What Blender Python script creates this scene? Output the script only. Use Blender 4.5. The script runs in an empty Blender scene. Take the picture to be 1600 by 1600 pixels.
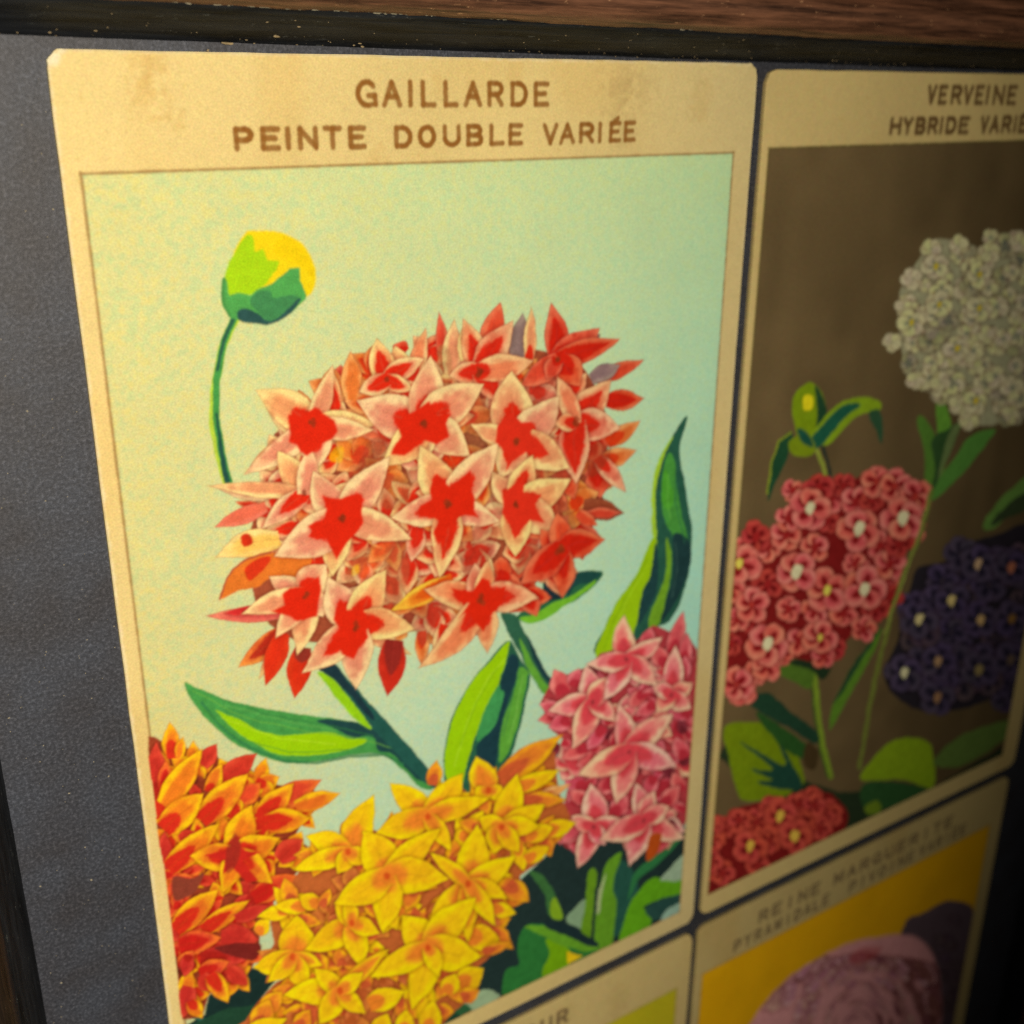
import bpy, bmesh, math, random
import numpy as np
from mathutils import Matrix, Vector, noise as mnoise

# ------------------------------------------------------------------ set-up
sc = bpy.context.scene
random.seed(7); rng = np.random.default_rng(7)
MM = 0.001

# camera: solved from the edges of the four cards (x right, y down the cards, z up from the board; millimetres)
F_PX = 1768.4
CAM = (-20.5616, -2.6452, 98.785)
R_ = [[0.8409987696581478, -0.005909148158462246, -0.5410047609785149],
      [-0.18539588450366007, 0.9362531584812811, -0.2984265223516324],
      [0.508280862754525, 0.3512763943134027, 0.7862922226218139]]
cd = bpy.data.cameras.new("camera"); cam = bpy.data.objects.new("camera", cd)
sc.collection.objects.link(cam); sc.camera = cam
cd.sensor_width = 36.0; cd.sensor_fit = 'HORIZONTAL'; cd.lens = 36.0 * F_PX / 1600.0
cd.clip_start = 0.01; cd.clip_end = 20.0
def bl(v):            # plane axes (x, y down, z into the board) -> Blender axes
    return Vector((v[0], -v[1], -v[2]))
right, down, fwd = bl(R_[0]), bl(R_[1]), bl(R_[2])
mw = Matrix((( right[0], -down[0], -fwd[0], CAM[0]*MM),
             ( right[1], -down[1], -fwd[1], CAM[1]*MM),
             ( right[2], -down[2], -fwd[2], CAM[2]*MM),
             (0, 0, 0, 1)))
cam.matrix_world = mw
cd.dof.use_dof = True; cd.dof.focus_distance = 0.101; cd.dof.aperture_fstop = 32.0

w = bpy.data.worlds.new("World"); sc.world = w; w.use_nodes = True
w.node_tree.nodes['Background'].inputs[0].default_value = (1.0, 0.86, 0.68, 1)
w.node_tree.nodes['Background'].inputs[1].default_value = 0.006

LX, LY, LZ = -30.0, -1.5, 248.0           # the one warm lamp: position, aim (mm, y down), half angle
AX, AY, HALF = -94.0, 25.0, 1.01
TINT = (1.0, 0.88, 0.70)
ld = bpy.data.lights.new("warm_lamp", 'SPOT'); lamp = bpy.data.objects.new("warm_lamp", ld)
sc.collection.objects.link(lamp)
ld.energy = 3.55; ld.color = TINT; ld.spot_size = 2*HALF; ld.spot_blend = 1.0; ld.shadow_soft_size = 0.012
lamp.location = (LX*MM, -LY*MM, LZ*MM)
lamp.rotation_euler = (Vector((AX-LX, -(AY-LY), -LZ))).to_track_quat('-Z', 'Y').to_euler()

sc.view_settings.view_transform = 'Standard'; sc.view_settings.look = 'None'
sc.view_settings.exposure = 0; sc.view_settings.gamma = 1
sc.render.engine = 'CYCLES'
sc.cycles.use_denoising = False
sc.cycles.max_bounces = 4

# ------------------------------------------------------------------ measuring: photograph <-> board plane
HI = np.array([[0.053924862523804004, -0.006971265378448624, -3.101108585137825],
               [-0.001153339763617637, 0.05249168560940206, -3.8375810288007224],
               [-0.03096926019564173, -0.01708311883110279, 118.038383516637]])
HF = np.linalg.inv(HI)
def to_mm(x, y):
    q = HI @ np.array([x, y, 1.0]); return q[0]/q[2]*100, q[1]/q[2]*100
def to_px(x, y):
    x = np.asarray(x, float)/100; y = np.asarray(y, float)/100
    d = HF[2, 0]*x+HF[2, 1]*y+HF[2, 2]
    return (HF[0, 0]*x+HF[0, 1]*y+HF[0, 2])/d, (HF[1, 0]*x+HF[1, 1]*y+HF[1, 2])/d
def lamp_level(x, y):       # how strongly the lamp reaches a point of the board (1 = top left of the first card)
    dx, dy, dz = x-LX, y-LY, -LZ
    r = np.sqrt(dx*dx+dy*dy+dz*dz)
    a = np.array([AX-LX, AY-LY, -LZ]); a /= np.linalg.norm(a)
    c = (dx*a[0]+dy*a[1]+dz*a[2])/r; cs = math.cos(HALF)
    t = np.clip((c-cs)/(1-cs), 0, 1)
    return math.exp(2.17)*LZ/r**3*(3*t*t-2*t**3)*1e4+0.015
def lin(c):
    c = np.asarray(c, float)/255
    return np.where(c < .04045, c/12.92, ((c+.055)/1.055)**2.4)
def ink(c, px, py):         # the pigment that looks like sRGB colour c at that place of the photograph
    x, y = to_mm(px, py)
    return np.clip(lin(c)/(lamp_level(x, y)*np.array(TINT)), 0.002, 0.92)

def blur(a, n=1):
    for _ in range(n):
        p = np.pad(a, 1, mode='edge')
        a = (p[:-2, 1:-1]+2*p[1:-1, 1:-1]+p[2:, 1:-1])/4
        p = np.pad(a, 1, mode='edge')
        a = (p[1:-1, :-2]+2*p[1:-1, 1:-1]+p[1:-1, 2:])/4
    return a
def vnoise(h, w_, cell, seed, aspect=1.0):
    r = np.random.default_rng(seed)
    ch, cw = max(2, int(h/(cell*aspect))+3), max(2, int(w_/cell)+3)
    g = r.random((ch, cw))
    y = np.arange(h)/(cell*aspect); x = np.arange(w_)/cell
    y0 = y.astype(int); x0 = x.astype(int); fy = y-y0; fx = x-x0
    fy = (fy*fy*(3-2*fy))[:, None]; fx = (fx*fx*(3-2*fx))[None]
    a = g[y0][:, x0]; b = g[y0][:, x0+1]; c = g[y0+1][:, x0]; d = g[y0+1][:, x0+1]
    return (a*(1-fx)+b*fx)*(1-fy)+(c*(1-fx)+d*fx)*fy
def sm(a, b, x):
    t = np.clip((x-a)/(b-a), 0, 1); return t*t*(3-2*t)

# ------------------------------------------------------------------ a printed card, painted shape by shape
class Print:
    def __init__(s, x0, y0, W, H, res, seed):
        s.x0, s.y0, s.W, s.H, s.res = x0, y0, W, H, res
        s.w, s.h = int(W*res), int(H*res)
        gx, gy = np.meshgrid((np.arange(s.w)+.5)/res+x0, (np.arange(s.h)+.5)/res+y0)
        s.MX, s.MY = gx-x0, gy-y0
        s.PX, s.PY = to_px(gx, gy)
        k = res/14
        s.PX = s.PX+(vnoise(s.h, s.w, 22*k, seed)-.5)*2.4+(vnoise(s.h, s.w, 5*k, seed+1)-.5)*1.0
        s.PY = s.PY+(vnoise(s.h, s.w, 22*k, seed+2)-.5)*2.4+(vnoise(s.h, s.w, 5*k, seed+3)-.5)*1.0
        s.N1 = vnoise(s.h, s.w, 3.2*k, seed+4)
        s.N2 = vnoise(s.h, s.w, 9*k, seed+5)
        s.N3 = vnoise(s.h, s.w, 60*k, seed+6)
        s.img = np.zeros((s.h, s.w, 3)); s.lab = np.zeros((s.h, s.w), np.int32)
        s.names = {0: None}; s.cur = 0; s.hid = 10**9; s.clip = np.ones((s.h, s.w), bool)
    def part(s, name, parent=None, label=None):
        s.cur = len(s.names); s.names[s.cur] = (name, parent, label)
        if name == 'flower_head': s.hid = s.cur
        return s.cur
    def box(s, pts, m=6):
        q = np.array([to_mm(x, y) for x, y in pts])
        a = ((q-[s.x0, s.y0])*s.res)
        x0, y0 = np.floor(a.min(0)-m).astype(int); x1, y1 = np.ceil(a.max(0)+m).astype(int)
        x0, y0 = max(0, x0), max(0, y0); x1, y1 = min(s.w, x1), min(s.h, y1)
        if x1 <= x0 or y1 <= y0: return None
        return slice(y0, y1), slice(x0, x1)
    def put(s, b, mask, col, lab=True):
        m = mask*s.clip[b]
        s.img[b] = s.img[b]*(1-m[..., None])+col*m[..., None]
        if lab: s.lab[b][m > .5] = s.cur
    def poly(s, pts, c, smooth=True, soft=1, alpha=1.0, ref=None, vary=.10, lab=True, shrink=1.0):
        pts = np.array(pts, float); pts = pts.mean(0)+(pts-pts.mean(0))*shrink
        if smooth:
            n = len(pts); out = []
            for i in range(n):
                p0, p1, p2, p3 = pts[i-1], pts[i], pts[(i+1) % n], pts[(i+2) % n]
                for t in (0, .25, .5, .75):
                    out.append(.5*((2*p1)+(p2-p0)*t+(2*p0-5*p1+4*p2-p3)*t*t+(3*p1-p0-3*p2+p3)*t**3))
            poly = np.array(out)
        else: poly = pts
        b = s.box(poly)
        if b is None: return
        X, Y = s.PX[b], s.PY[b]; ins = np.zeros(X.shape, bool)
        n = len(poly)
        for i in range(n):
            x1, y1 = poly[i]; x2, y2 = poly[(i+1) % n]
            if y1 == y2: continue
            ins ^= ((y1 > Y) != (y2 > Y)) & (X < (x2-x1)*(Y-y1)/(y2-y1)+x1)
        m = blur(ins.astype(float), soft)*alpha
        r = ref or pts.mean(0)
        col = ink(c, *r)*(1+vary*2*(s.N2[b]-.5)+vary*1.2*(s.N1[b]-.5))[..., None]
        s.put(b, m, col, lab)
    def line(s, pts, wd, c, alpha=1.0, ref=None, lab=True, wd2=None):
        pts = np.array(pts, float); n = len(pts)
        b = s.box(pts, 8+wd*2)
        if b is None: return
        X, Y = s.PX[b], s.PY[b]; D = np.full(X.shape, 1e9)
        for i in range(n-1):
            p, q = pts[i], pts[i+1]; d = q-p; L = (d@d)+1e-9
            t = np.clip(((X-p[0])*d[0]+(Y-p[1])*d[1])/L, 0, 1)
            ww = 1.0 if wd2 is None else (wd+(wd2-wd)*(i+t)/(n-1))/wd
            D = np.minimum(D, np.hypot(X-p[0]-t*d[0], Y-p[1]-t*d[1])/ww)
        m = sm(wd/2+.9, wd/2-.7, D)*alpha
        col = ink(c, *(ref or pts.mean(0)))*(1+.2*(s.N2[b]-.5))[..., None]
        s.put(b, m, col, lab)
    def petal(s, base, tip, wd, st, rt=.6, bend=0.0, rnd=False, side=None, ref=None, soft=.13):
        (bx, by), (tx, ty) = base, tip
        ax, ay = tx-bx, ty-by; L = math.hypot(ax, ay)
        nx, ny = -ay/L, ax/L
        b = s.box([(bx+nx*wd*1.6, by+ny*wd*1.6), (bx-nx*wd*1.6, by-ny*wd*1.6), (tx+nx*wd*1.6, ty+ny*wd*1.6), (tx-nx*wd*1.6, ty-ny*wd*1.6)])
        if b is None: return
        X, Y = s.PX[b]-bx, s.PY[b]-by
        u = (X*ax+Y*ay)/L**2; v = X*nx+Y*ny
        v = v-bend*wd*4*u*(1-u)
        uc = np.clip(u, 0, 1)
        if rnd:
            prof = np.sqrt(np.clip(1-((uc-.55)/.46)**2, 0, 1))*.95+.12*(1-uc)
        else:
            prof = np.where(uc < .36, .66+.34*np.sin(math.pi/2*uc/.36), np.clip(np.cos(math.pi/2*(uc-.36)/.64), 0, 1)**1.08)
        hw = wd*prof+1e-6
        sgn = v/hw; d = np.abs(sgn)
        edge = (1-d)*hw
        edge = np.minimum(edge, (1-u)*L*.55)
        m = sm(-.6, 1.3, edge)*(u > -.04)
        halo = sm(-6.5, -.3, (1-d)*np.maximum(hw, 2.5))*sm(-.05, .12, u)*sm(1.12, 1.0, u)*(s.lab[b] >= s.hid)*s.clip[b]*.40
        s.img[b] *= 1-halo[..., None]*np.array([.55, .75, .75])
        side = random.choice((-1, 1)) if side is None else side
        E, M, I, O = (ink(c, *(ref or REF)) for c in st)
        k_ = random.uniform(-1, 1)
        M = M*np.array([1+.04*k_, 1+.14*k_, 1-.10*k_]); E = E*np.array([1, 1+.04*k_, 1-.12*k_])
        n2 = s.N2[b]-.5; n1 = s.N1[b]-.5
        ang = math.atan2(ay, ax)
        streak = np.sin((v/wd*9)+6*n2+side)*.5
        wm = sm(.95, .30, d+side*.28*sgn+.25*n2+.14*streak)*sm(1.02, .55, uc+.2*n2)
        col = E*(1-wm[..., None])+M*wm[..., None]
        if rt > 0:
            lim = (.45 if rnd else .92)*np.clip(1-uc/rt, 0, 1)**(.4 if rnd else .62)
            wi = sm(-soft, soft, lim-d+.14*n1+.16*n2)*sm(rt+.03, rt-.05, uc)
            wg = sm(-.55, .25, lim-d)*sm(rt*1.35, rt*.6, uc)*.55
            col = col*(1-wg[..., None])+((M*.55+I*.45))*wg[..., None]
            col = col*(1-wi[..., None])+I*wi[..., None]
        wo = sm(2.3, .7, edge)*.68
        col = col*(1-wo[..., None])+O*wo[..., None]
        vein = sm(.10, .02, np.abs(sgn+.12*n2))*sm(.95, .5, uc)*(.0 if rnd else .22)
        col = col*(1-vein[..., None])+O*vein[..., None]
        col = col*(1+.20*n2+.12*n1)[..., None]
        s.put(b, m, col)
    def floret(s, c, tips, st, wd=22, rt=.6, star=None, eye=None, head=None, eyer=4.5, ref=None, fat=1.2, lng=1.0, soft=.13):
        s.part('floret', head)
        for t in tips:
            t = tuple(t); e = (c[0]+(t[0]-c[0])*lng, c[1]+(t[1]-c[1])*lng)
            s.petal(c, e, (t[2] if len(t) > 2 else wd)*fat, st, t[3] if len(t) > 3 else rt, t[4] if len(t) > 4 else random.uniform(-.18, .18), ref=ref, soft=soft)
        if star: s.poly(star, st[2], smooth=False, soft=1, ref=ref or REF, vary=.05)
        if eye:
            for k in range(5):
                a = k*2.5+c[0]; e = (c[0]+math.cos(a)*eyer*.5, c[1]+math.sin(a)*eyer*.7)
                s.poly([(e[0]-eyer*.6, e[1]), (e[0], e[1]-eyer*.6), (e[0]+eyer*.6, e[1]), (e[0], e[1]+eyer*.6)], eye, ref=ref or REF, alpha=.7)
    def fill_head(s, poly, spacing, R_f, styles, head, wd, rts=(.3, .5, .7), fat=1.15, tries=2500):
        poly = np.array(poly, float); lo, hi = poly.min(0), poly.max(0); cen = poly.mean(0); pts = []
        def inside(x, y):
            c_ = False
            for i in range(len(poly)):
                (x1, y1), (x2, y2) = poly[i-1], poly[i]
                if (y1 > y) != (y2 > y) and x < (x2-x1)*(y-y1)/(y2-y1)+x1: c_ = not c_
            return c_
        for i in range(tries):
            x, y = random.uniform(lo[0], hi[0]), random.uniform(lo[1], hi[1])
            xi, yi = cen[0]+(x-cen[0])*1.12, cen[1]+(y-cen[1])*1.12
            if inside(xi, yi) and all((x-p[0])**2+(y-p[1])**2 > spacing**2 for p in pts): pts.append((x, y))
        pts.sort(key=lambda p: -math.hypot(p[0]-cen[0], p[1]-cen[1]))
        for x, y in pts:
            a0 = random.uniform(0, 6.3); d = np.array([x, y])-cen; d = d/(np.linalg.norm(d)+40)*R_f*.25
            st = styles(x, y) if callable(styles) else random.choice(styles)
            s.floret((x, y), [(x+math.cos(a0+k*1.2566)*R_f*random.uniform(.75, 1.1)+d[0], y+math.sin(a0+k*1.2566)*R_f*random.uniform(.75, 1.1)+d[1], wd*random.uniform(.85, 1.15)) for k in range(5)],
                     st, rt=random.choice(rts), head=head, fat=fat)
    def rfloret(s, c, R, st, eye, head, n=5, rt=.5, eyer=.28, ref=None, sq=1.0):
        s.part('floret', head)
        a0 = random.random()*6
        for k in range(n):
            a = a0+k*2*math.pi/n+random.uniform(-.15, .15)
            s.petal(c, (c[0]+math.cos(a)*R*sq*random.uniform(.85, 1.1), c[1]+math.sin(a)*R*random.uniform(.85, 1.1)), R*.50, st, rt, 0, True, ref=ref)
        e = R*eyer
        s.poly([(c[0]-e*.8, c[1]+e*.2), (c[0]-.2*e, c[1]-e*1.1), (c[0]+e*.9, c[1]-e*.7), (c[0]+e*.6, c[1]+e*.5), (c[0]-.1*e, c[1]+e*1.2)], eye, ref=ref or REF)
    def seg_text(s, strokes, wd, col):
        """strokes in card millimetres"""
        for p, q in strokes:
            b0 = (min(p[0], q[0])-1, min(p[1], q[1])-1, max(p[0], q[0])+1, max(p[1], q[1])+1)
            b = (slice(max(0, int(b0[1]*s.res)), max(0, min(s.h, int(b0[3]*s.res)+1))), slice(max(0, int(b0[0]*s.res)), max(0, min(s.w, int(b0[2]*s.res)+1))))
            X, Y = s.MX[b], s.MY[b]
            if X.size == 0: continue
            dx, dy = q[0]-p[0], q[1]-p[1]; L = dx*dx+dy*dy+1e-9
            t = np.clip(((X-p[0])*dx+(Y-p[1])*dy)/L, 0, 1)
            D = np.hypot(X-p[0]-t*dx, Y-p[1]-t*dy)+(s.N1[b]-.5)*.06
            m = sm(wd/2+.06, wd/2-.06, D)*(.86+.1*s.N2[b])
            s.put(b, m, col)
    def word(s, text, xs, ytop, ybot, wd, col, parent=None):
        """letters over the x ranges xs (mm), ytop/ybot: functions of x"""
        for ch, (a, b_) in zip(text, xs):
            s.part('letter', parent)
            st = []
            for pl in GLYPH[ch]:
                q = []
                for gx, gy in pl:
                    x = a+wd/2+(b_-a-wd)*gx if b_-a > wd*1.2 else (a+b_)/2
                    q.append((x-s.x0, ytop(x)+wd/2+(ybot(x)-ytop(x)-wd)*gy-s.y0))
                st += list(zip(q[:-1], q[1:]))
            s.seg_text(st, wd, col)

def arc(cx, cy, rx, ry, a0, a1, n=10):
    return [(cx+rx*math.cos(math.radians(a0+(a1-a0)*i/n)), cy+ry*math.sin(math.radians(a0+(a1-a0)*i/n))) for i in range(n+1)]
GLYPH = {
 'G': [arc(.5, .5, .5, .5, -40, -330, 16)[:14]+[(.98, .95)], [(.98, .98), (.98, .58), (.6, .58)]],
 'A': [[(0, 1), (.5, 0), (1, 1)], [(.2, .64), (.8, .64)]],
 'I': [[(.5, 0), (.5, 1)]],
 'L': [[(0, 0), (0, 1), (1, 1)]],
 'R': [[(0, 1), (0, 0), (.55, 0)]+arc(.6, .26, .38, .26, -90, 90, 8)+[(0, .53)], [(.55, .53), (1, 1)]],
 'D': [[(0, 0), (0, 1), (.4, 1)]+arc(.45, .5, .55, .5, 90, -90, 12)+[(0, 0)]],
 'E': [[(1, 0), (0, 0), (0, 1), (1, 1)], [(0, .48), (.8, .48)]],
 'P': [[(0, 1), (0, 0), (.55, 0)]+arc(.6, .28, .4, .28, -90, 90, 8)+[(0, .56)]],
 'N': [[(0, 1), (0, 0), (1, 1), (1, 0)]],
 'T': [[(0, 0), (1, 0)], [(.5, 0), (.5, 1)]],
 'O': [arc(.5, .5, .5, .5, 0, 360, 20)],
 'U': [[(0, 0), (0, .65)]+arc(.5, .65, .5, .35, 180, 0, 10)+[(1, 0)]],
 'B': [[(0, 0), (0, 1), (.55, 1)]+arc(.6, .75, .38, .25, 90, -90, 8)+[(0, .5)], [(0, 0), (.5, 0)]+arc(.55, .25, .36, .25, -90, 90, 8)],
 'V': [[(0, 0), (.5, 1), (1, 0)]],
 'Y': [[(0, 0), (.5, .5), (1, 0)], [(.5, .5), (.5, 1)]],
 'H': [[(0, 0), (0, 1)], [(1, 0), (1, 1)], [(0, .5), (1, .5)]],
 'M': [[(0, 1), (0, 0), (.5, .8), (1, 0), (1, 1)]],
 'É': [[(1, 0), (0, 0), (0, 1), (1, 1)], [(0, .48), (.8, .48)], [(.4, -.13), (.75, -.30)]],
}
def crop(ox, oy, k):
    def f(*v): return [(ox+v[i]/k, oy+v[i+1]/k) for i in range(0, len(v), 2)]
    return f
def tp(cr, rows):
    out = []
    for r in rows:
        (x, y), = cr(r[0], r[1]); out.append((x, y)+tuple(r[2:]))
    return out
A = crop(300, 460, 4); B = crop(650, 440, 4); C = crop(300, 800, 4); D = crop(650, 800, 3.556)
Yc = crop(400, 1140, 3.2); O = crop(220, 1100, 3.2); K = crop(820, 900, 3.556); G = crop(700, 1200, 3.81)
LF = crop(900, 620, 4); BD = crop(300, 340, 7.273)
V1 = crop(1150, 300, 3.2); V2 = crop(1090, 700, 3.137); V3 = crop(1080, 1150, 3.077)
REF = (500, 800)
CREAM = ink((235, 202, 125), 560, 120)
def paper(P, tone=1.0, seed=0):
    k = P.res/14
    n = vnoise(P.h, P.w, 5*k, 50+seed)*.5+vnoise(P.h, P.w, 16*k, 51+seed)*.5
    big = vnoise(P.h, P.w, 150*k, 52+seed)
    v = 1+.07*(n-.5)+.10*(big-.5)+.05*(P.N1-.5)
    P.img[:] = CREAM*tone*v[..., None]
    warm = sm(.62, .9, vnoise(P.h, P.w, 90*k, 53+seed, 2.5))
    P.img *= 1-warm[..., None]*np.array([.03, .07, .13])
    # fibres and specks of the old card
    r = np.random.default_rng(60+seed)
    for i in range(int(P.W*P.H*.07)):
        x, y = r.uniform(0, P.w), r.uniform(0, P.h); a = r.uniform(0, math.pi); L = r.uniform(1, 7)*k
        for t in np.linspace(0, L, max(2, int(L*1.5))):
            xi, yi = int(x+math.cos(a)*t), int(y+math.sin(a)*t)
            if 0 <= xi < P.w and 0 <= yi < P.h: P.img[yi, xi] *= [.88, .80, .66] if i % 3 else [1.05, 1.07, 1.15]
def stain(P, pts, al, wd, colr=(.80, .62, .38)):
    for x, y, r in pts:
        mx, my = to_mm(x, y); mx -= P.x0; my -= P.y0
        d = np.hypot((P.MX-mx), (P.MY-my)*.6)/r+(P.N2-.5)*.9+(P.N1-.5)*.5
        m = sm(1.0, .2, d)*al
        P.img *= 1-m[..., None]*(1-np.array(colr))
def panel(P, x0, y0, x1, y1, fcol, linecol, label=None):
    rag = (P.N2-.5)*.08
    ins = (P.MX > x0+rag) & (P.MX < x1+rag) & (P.MY > y0+rag) & (P.MY < y1+rag)
    i = P.part('picture_panel', None, label)
    P.img[ins] = fcol[ins] if isinstance(fcol, np.ndarray) and fcol.ndim == 3 else fcol
    P.lab[ins] = i
    j = P.part('border_line')
    d = np.minimum(np.minimum(np.abs(P.MX-x0), np.abs(P.MX-x1)), np.minimum(np.abs(P.MY-y0), np.abs(P.MY-y1)))
    ok = (P.MX > x0-.2) & (P.MX < x1+.2) & (P.MY > y0-.2) & (P.MY < y1+.2)
    m = sm(.17, .06, d+(P.N2-.5)*.07)*ok*(.75)
    P.img[:] = P.img*(1-m[..., None])+linecol*m[..., None]
    P.lab[(m > .4)] = j
    P.clip = ins
    return i

# ---- card 1 : GAILLARDE -------------------------------------------------
def paint_one():
    global REF
    P = Print(0, 0, 75, 117, 14, 100)
    paper(P)
    stain(P, [(228, 110, 2.2), (222, 150, 1.6), (262, 165, 1.0), (232, 90, 1.6), (275, 190, .8), (585, 245, 1.5)], .2, 1)
    stain(P, [(965, 110, 3.0), (958, 150, 2.2), (972, 200, 2.0), (1000, 130, 2.5)], .2, 1, (.62, .55, .5))
    stain(P, [(800, 105, 1.5), (680, 130, 1.2), (1090, 160, 2.0)], .2, 1)
    P.img *= 1+sm(45, 75, P.MX)[..., None]*np.array([-.02, .02, .14])
    # worn white corner
    d = np.hypot(P.MX, P.MY); m = sm(1.5, .7, d+(P.N2-.5)*1.4)*.6
    P.img[:] = P.img*(1-m[..., None])+np.array([.86, .82, .66])*m[..., None]
    for e in (P.MX, P.W-P.MX, P.MY, P.H-P.MY):
        m = sm(.32, .05, e+(P.N2-.5)*.25)*.5
        P.img[:] = P.img*(1-m[..., None])+np.array([.85, .78, .55])*m[..., None]
    # picture ground: yellow cream top left, mint to the right and below
    u = np.clip((P.MX-2)/70, 0, 1); v = np.clip((P.MY-9)/105, 0, 1)
    def gp(c, x, y): return ink(c, x, y)
    tl = gp((236, 224, 142), 180, 330); tr = gp((172, 192, 134), 1080, 330); ml = gp((232, 216, 136), 220, 700)
    mr = gp((150, 190, 160), 1040, 900); bl_ = gp((208, 210, 146), 260, 1120); br = gp((140, 182, 160), 1000, 1000)
    mid = gp((182, 212, 172), 640, 1130)
    u3, v3 = u[..., None], v[..., None]
    top = tl*(1-u3)+tr*u3; md = ml*(1-u3)+mr*u3; bt = bl_*(1-u3)+br*u3
    g = np.where(v3 < .5, top*(1-v3*2)+md*v3*2, md*(2-2*v3)+bt*(2*v3-1))
    cw = np.exp(-((u-.45)**2/.10+(v-.75)**2/.05))[..., None]*.7
    g = g*(1-cw)+mid*cw
    # litho mottling : bluish crumbs over yellow, denser to the left
    s1 = vnoise(P.h, P.w, 4.2, 301); s2 = vnoise(P.h, P.w, 8, 302); s3 = vnoise(P.h, P.w, 3.2, 303)
    amp = (1-.55*u)*(1-.3*v)
    blue = sm(.52, .72, .5*s1+.5*s2+.12*(P.N3-.5))*amp
    yel = sm(.55, .75, .5*s3+.5*(1-s2))*amp
    g = g*(1-blue[..., None]*np.array([.15, .02, -.03]))*(1+yel[..., None]*np.array([.07, .0, -.16]))
    g *= (1+.05*(P.N1-.5)+.05*(P.N3-.5))[..., None]
    g = np.clip(g, 0, .92)
    LN = ink((150, 96, 38), 500, 262)
    panel(P, 1.55, 9.35, 72.15, 114.05, g, LN, 'pale green stippled picture ground')
    P.clip = P.clip | ((P.MX > 1.1) & (P.MX < 10) & (P.MY > 60) & (P.MY < 114) & (P.MX > 1.25+.5*(P.N3-.5)))
    # --- bud
    P.part('stem', None, 'curved green stem of the bud')
    P.line([(366, 492), (345, 540), (332, 610), (330, 660), (340, 710), (352, 752)], 13, (190, 215, 40), .9)
    P.line([(364, 490), (346, 535), (336, 590), (335, 650), (343, 705), (355, 752)], 11, (75, 155, 70))
    P.line([(362, 492), (346, 533), (337, 575)], 6, (50, 95, 70), wd2=4)
    P.line([(336, 645), (342, 700), (352, 748)], 3, (38, 80, 66), wd2=9)
    h = P.part('bud', None, 'yellow bud opening from green sepals')
    P.poly(BD(580, 170, 700, 145, 950, 150, 1130, 220, 1270, 340, 1370, 560, 1370, 740, 1280, 880, 1000, 900, 700, 800, 480, 700, 430, 450), (253, 216, 20), vary=.03)
    P.poly(BD(1000, 200, 1240, 340, 1340, 560, 1340, 700, 1230, 560, 1060, 480, 900, 380), (250, 204, 8), alpha=.6)
    P.part('sepal', h)
    P.poly(BD(590, 195, 660, 190, 680, 380, 780, 345, 830, 480, 970, 490, 930, 600, 820, 740, 700, 860, 560, 900, 380, 900, 340, 700, 400, 500, 500, 330), (180, 218, 22), smooth=False, vary=.04)
    P.part('sepal', h)
    P.poly(BD(340, 660, 380, 730, 400, 870, 520, 850, 640, 880, 720, 810, 900, 740, 1060, 600, 1080, 570, 1190, 560, 1200, 700, 1270, 860, 1260, 920, 1100, 1060, 900, 1180, 700, 1180, 520, 1150, 400, 1130, 330, 1000, 310, 850), (88, 170, 78), smooth=False, vary=.08)
    P.poly(BD(640, 950, 720, 840, 860, 830, 900, 900, 1060, 880, 1190, 900, 1000, 1080, 860, 1170, 740, 1080), (72, 140, 78))
    P.poly(BD(500, 1040, 600, 1020, 720, 1080, 830, 1160, 960, 1120, 1180, 910, 1200, 940, 1050, 1110, 860, 1200, 700, 1190, 560, 1170, 490, 1120), (48, 85, 76))
    P.line(BD(340, 700, 330, 850, 350, 1000, 400, 1100), 5, (80, 150, 70))
    # --- tall leaf at the right
    P.part('leaf', None, 'tall twisted leaf at the right edge')
    P.poly(LF(680, 115, 600, 200, 540, 320, 480, 470, 460, 620, 465, 900, 350, 1110, 230, 1290, 150, 1450, 100, 1600, 330, 1640, 480, 1440, 560, 1400, 640, 1260, 690, 1080, 705, 880, 690, 700, 650, 480, 630, 300), (36, 78, 58))
    P.poly(LF(465, 870, 490, 960, 470, 1110, 400, 1240, 380, 1350, 340, 1500, 330, 1640, 110, 1620, 140, 1480, 230, 1290, 350, 1110), (138, 172, 12), vary=.05)
    P.poly(LF(590, 230, 545, 330, 510, 440, 480, 560, 475, 700, 485, 860, 460, 850, 452, 620, 480, 450, 535, 310), (150, 182, 40))
    P.poly(LF(560, 340, 600, 400, 610, 560, 650, 760, 680, 900, 640, 960, 590, 860, 540, 780, 510, 640, 520, 480), (64, 128, 48))
    P.poly(LF(530, 460, 560, 480, 590, 640, 560, 700, 515, 640), (70, 140, 38))
    P.poly(LF(545, 870, 575, 960, 570, 1120, 540, 1260, 510, 1400, 440, 1440, 450, 1330, 500, 1210, 540, 1080), (100, 140, 30))
    P.poly(LF(590, 850, 680, 880, 700, 980, 670, 1130, 600, 1280, 510, 1400, 540, 1270, 590, 1100), (26, 50, 48))
    P.poly(LF(480, 900, 500, 1060, 470, 1240, 400, 1380, 370, 1400, 400, 1200, 450, 1100), (28, 56, 54))
    # --- left leaf
    P.part('leaf', None, 'long leaf reaching left below the red flower')
    P.poly([(285, 1062), (312, 1074), (360, 1092), (430, 1107), (500, 1117), (548, 1124), (590, 1136), (620, 1162), (672, 1222), (655, 1228), (622, 1196), (595, 1176), (560, 1174), (520, 1181), (460, 1188), (415, 1181), (360, 1155), (318, 1118), (295, 1088)], (72, 148, 66))
    P.poly(C(140, 1225, 250, 1265, 400, 1345, 560, 1385, 700, 1368, 860, 1365, 960, 1400, 1080, 1405, 1020, 1450, 880, 1490, 680, 1505, 520, 1500, 380, 1430, 260, 1350, 170, 1260), (158, 202, 8), vary=.04)
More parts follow.
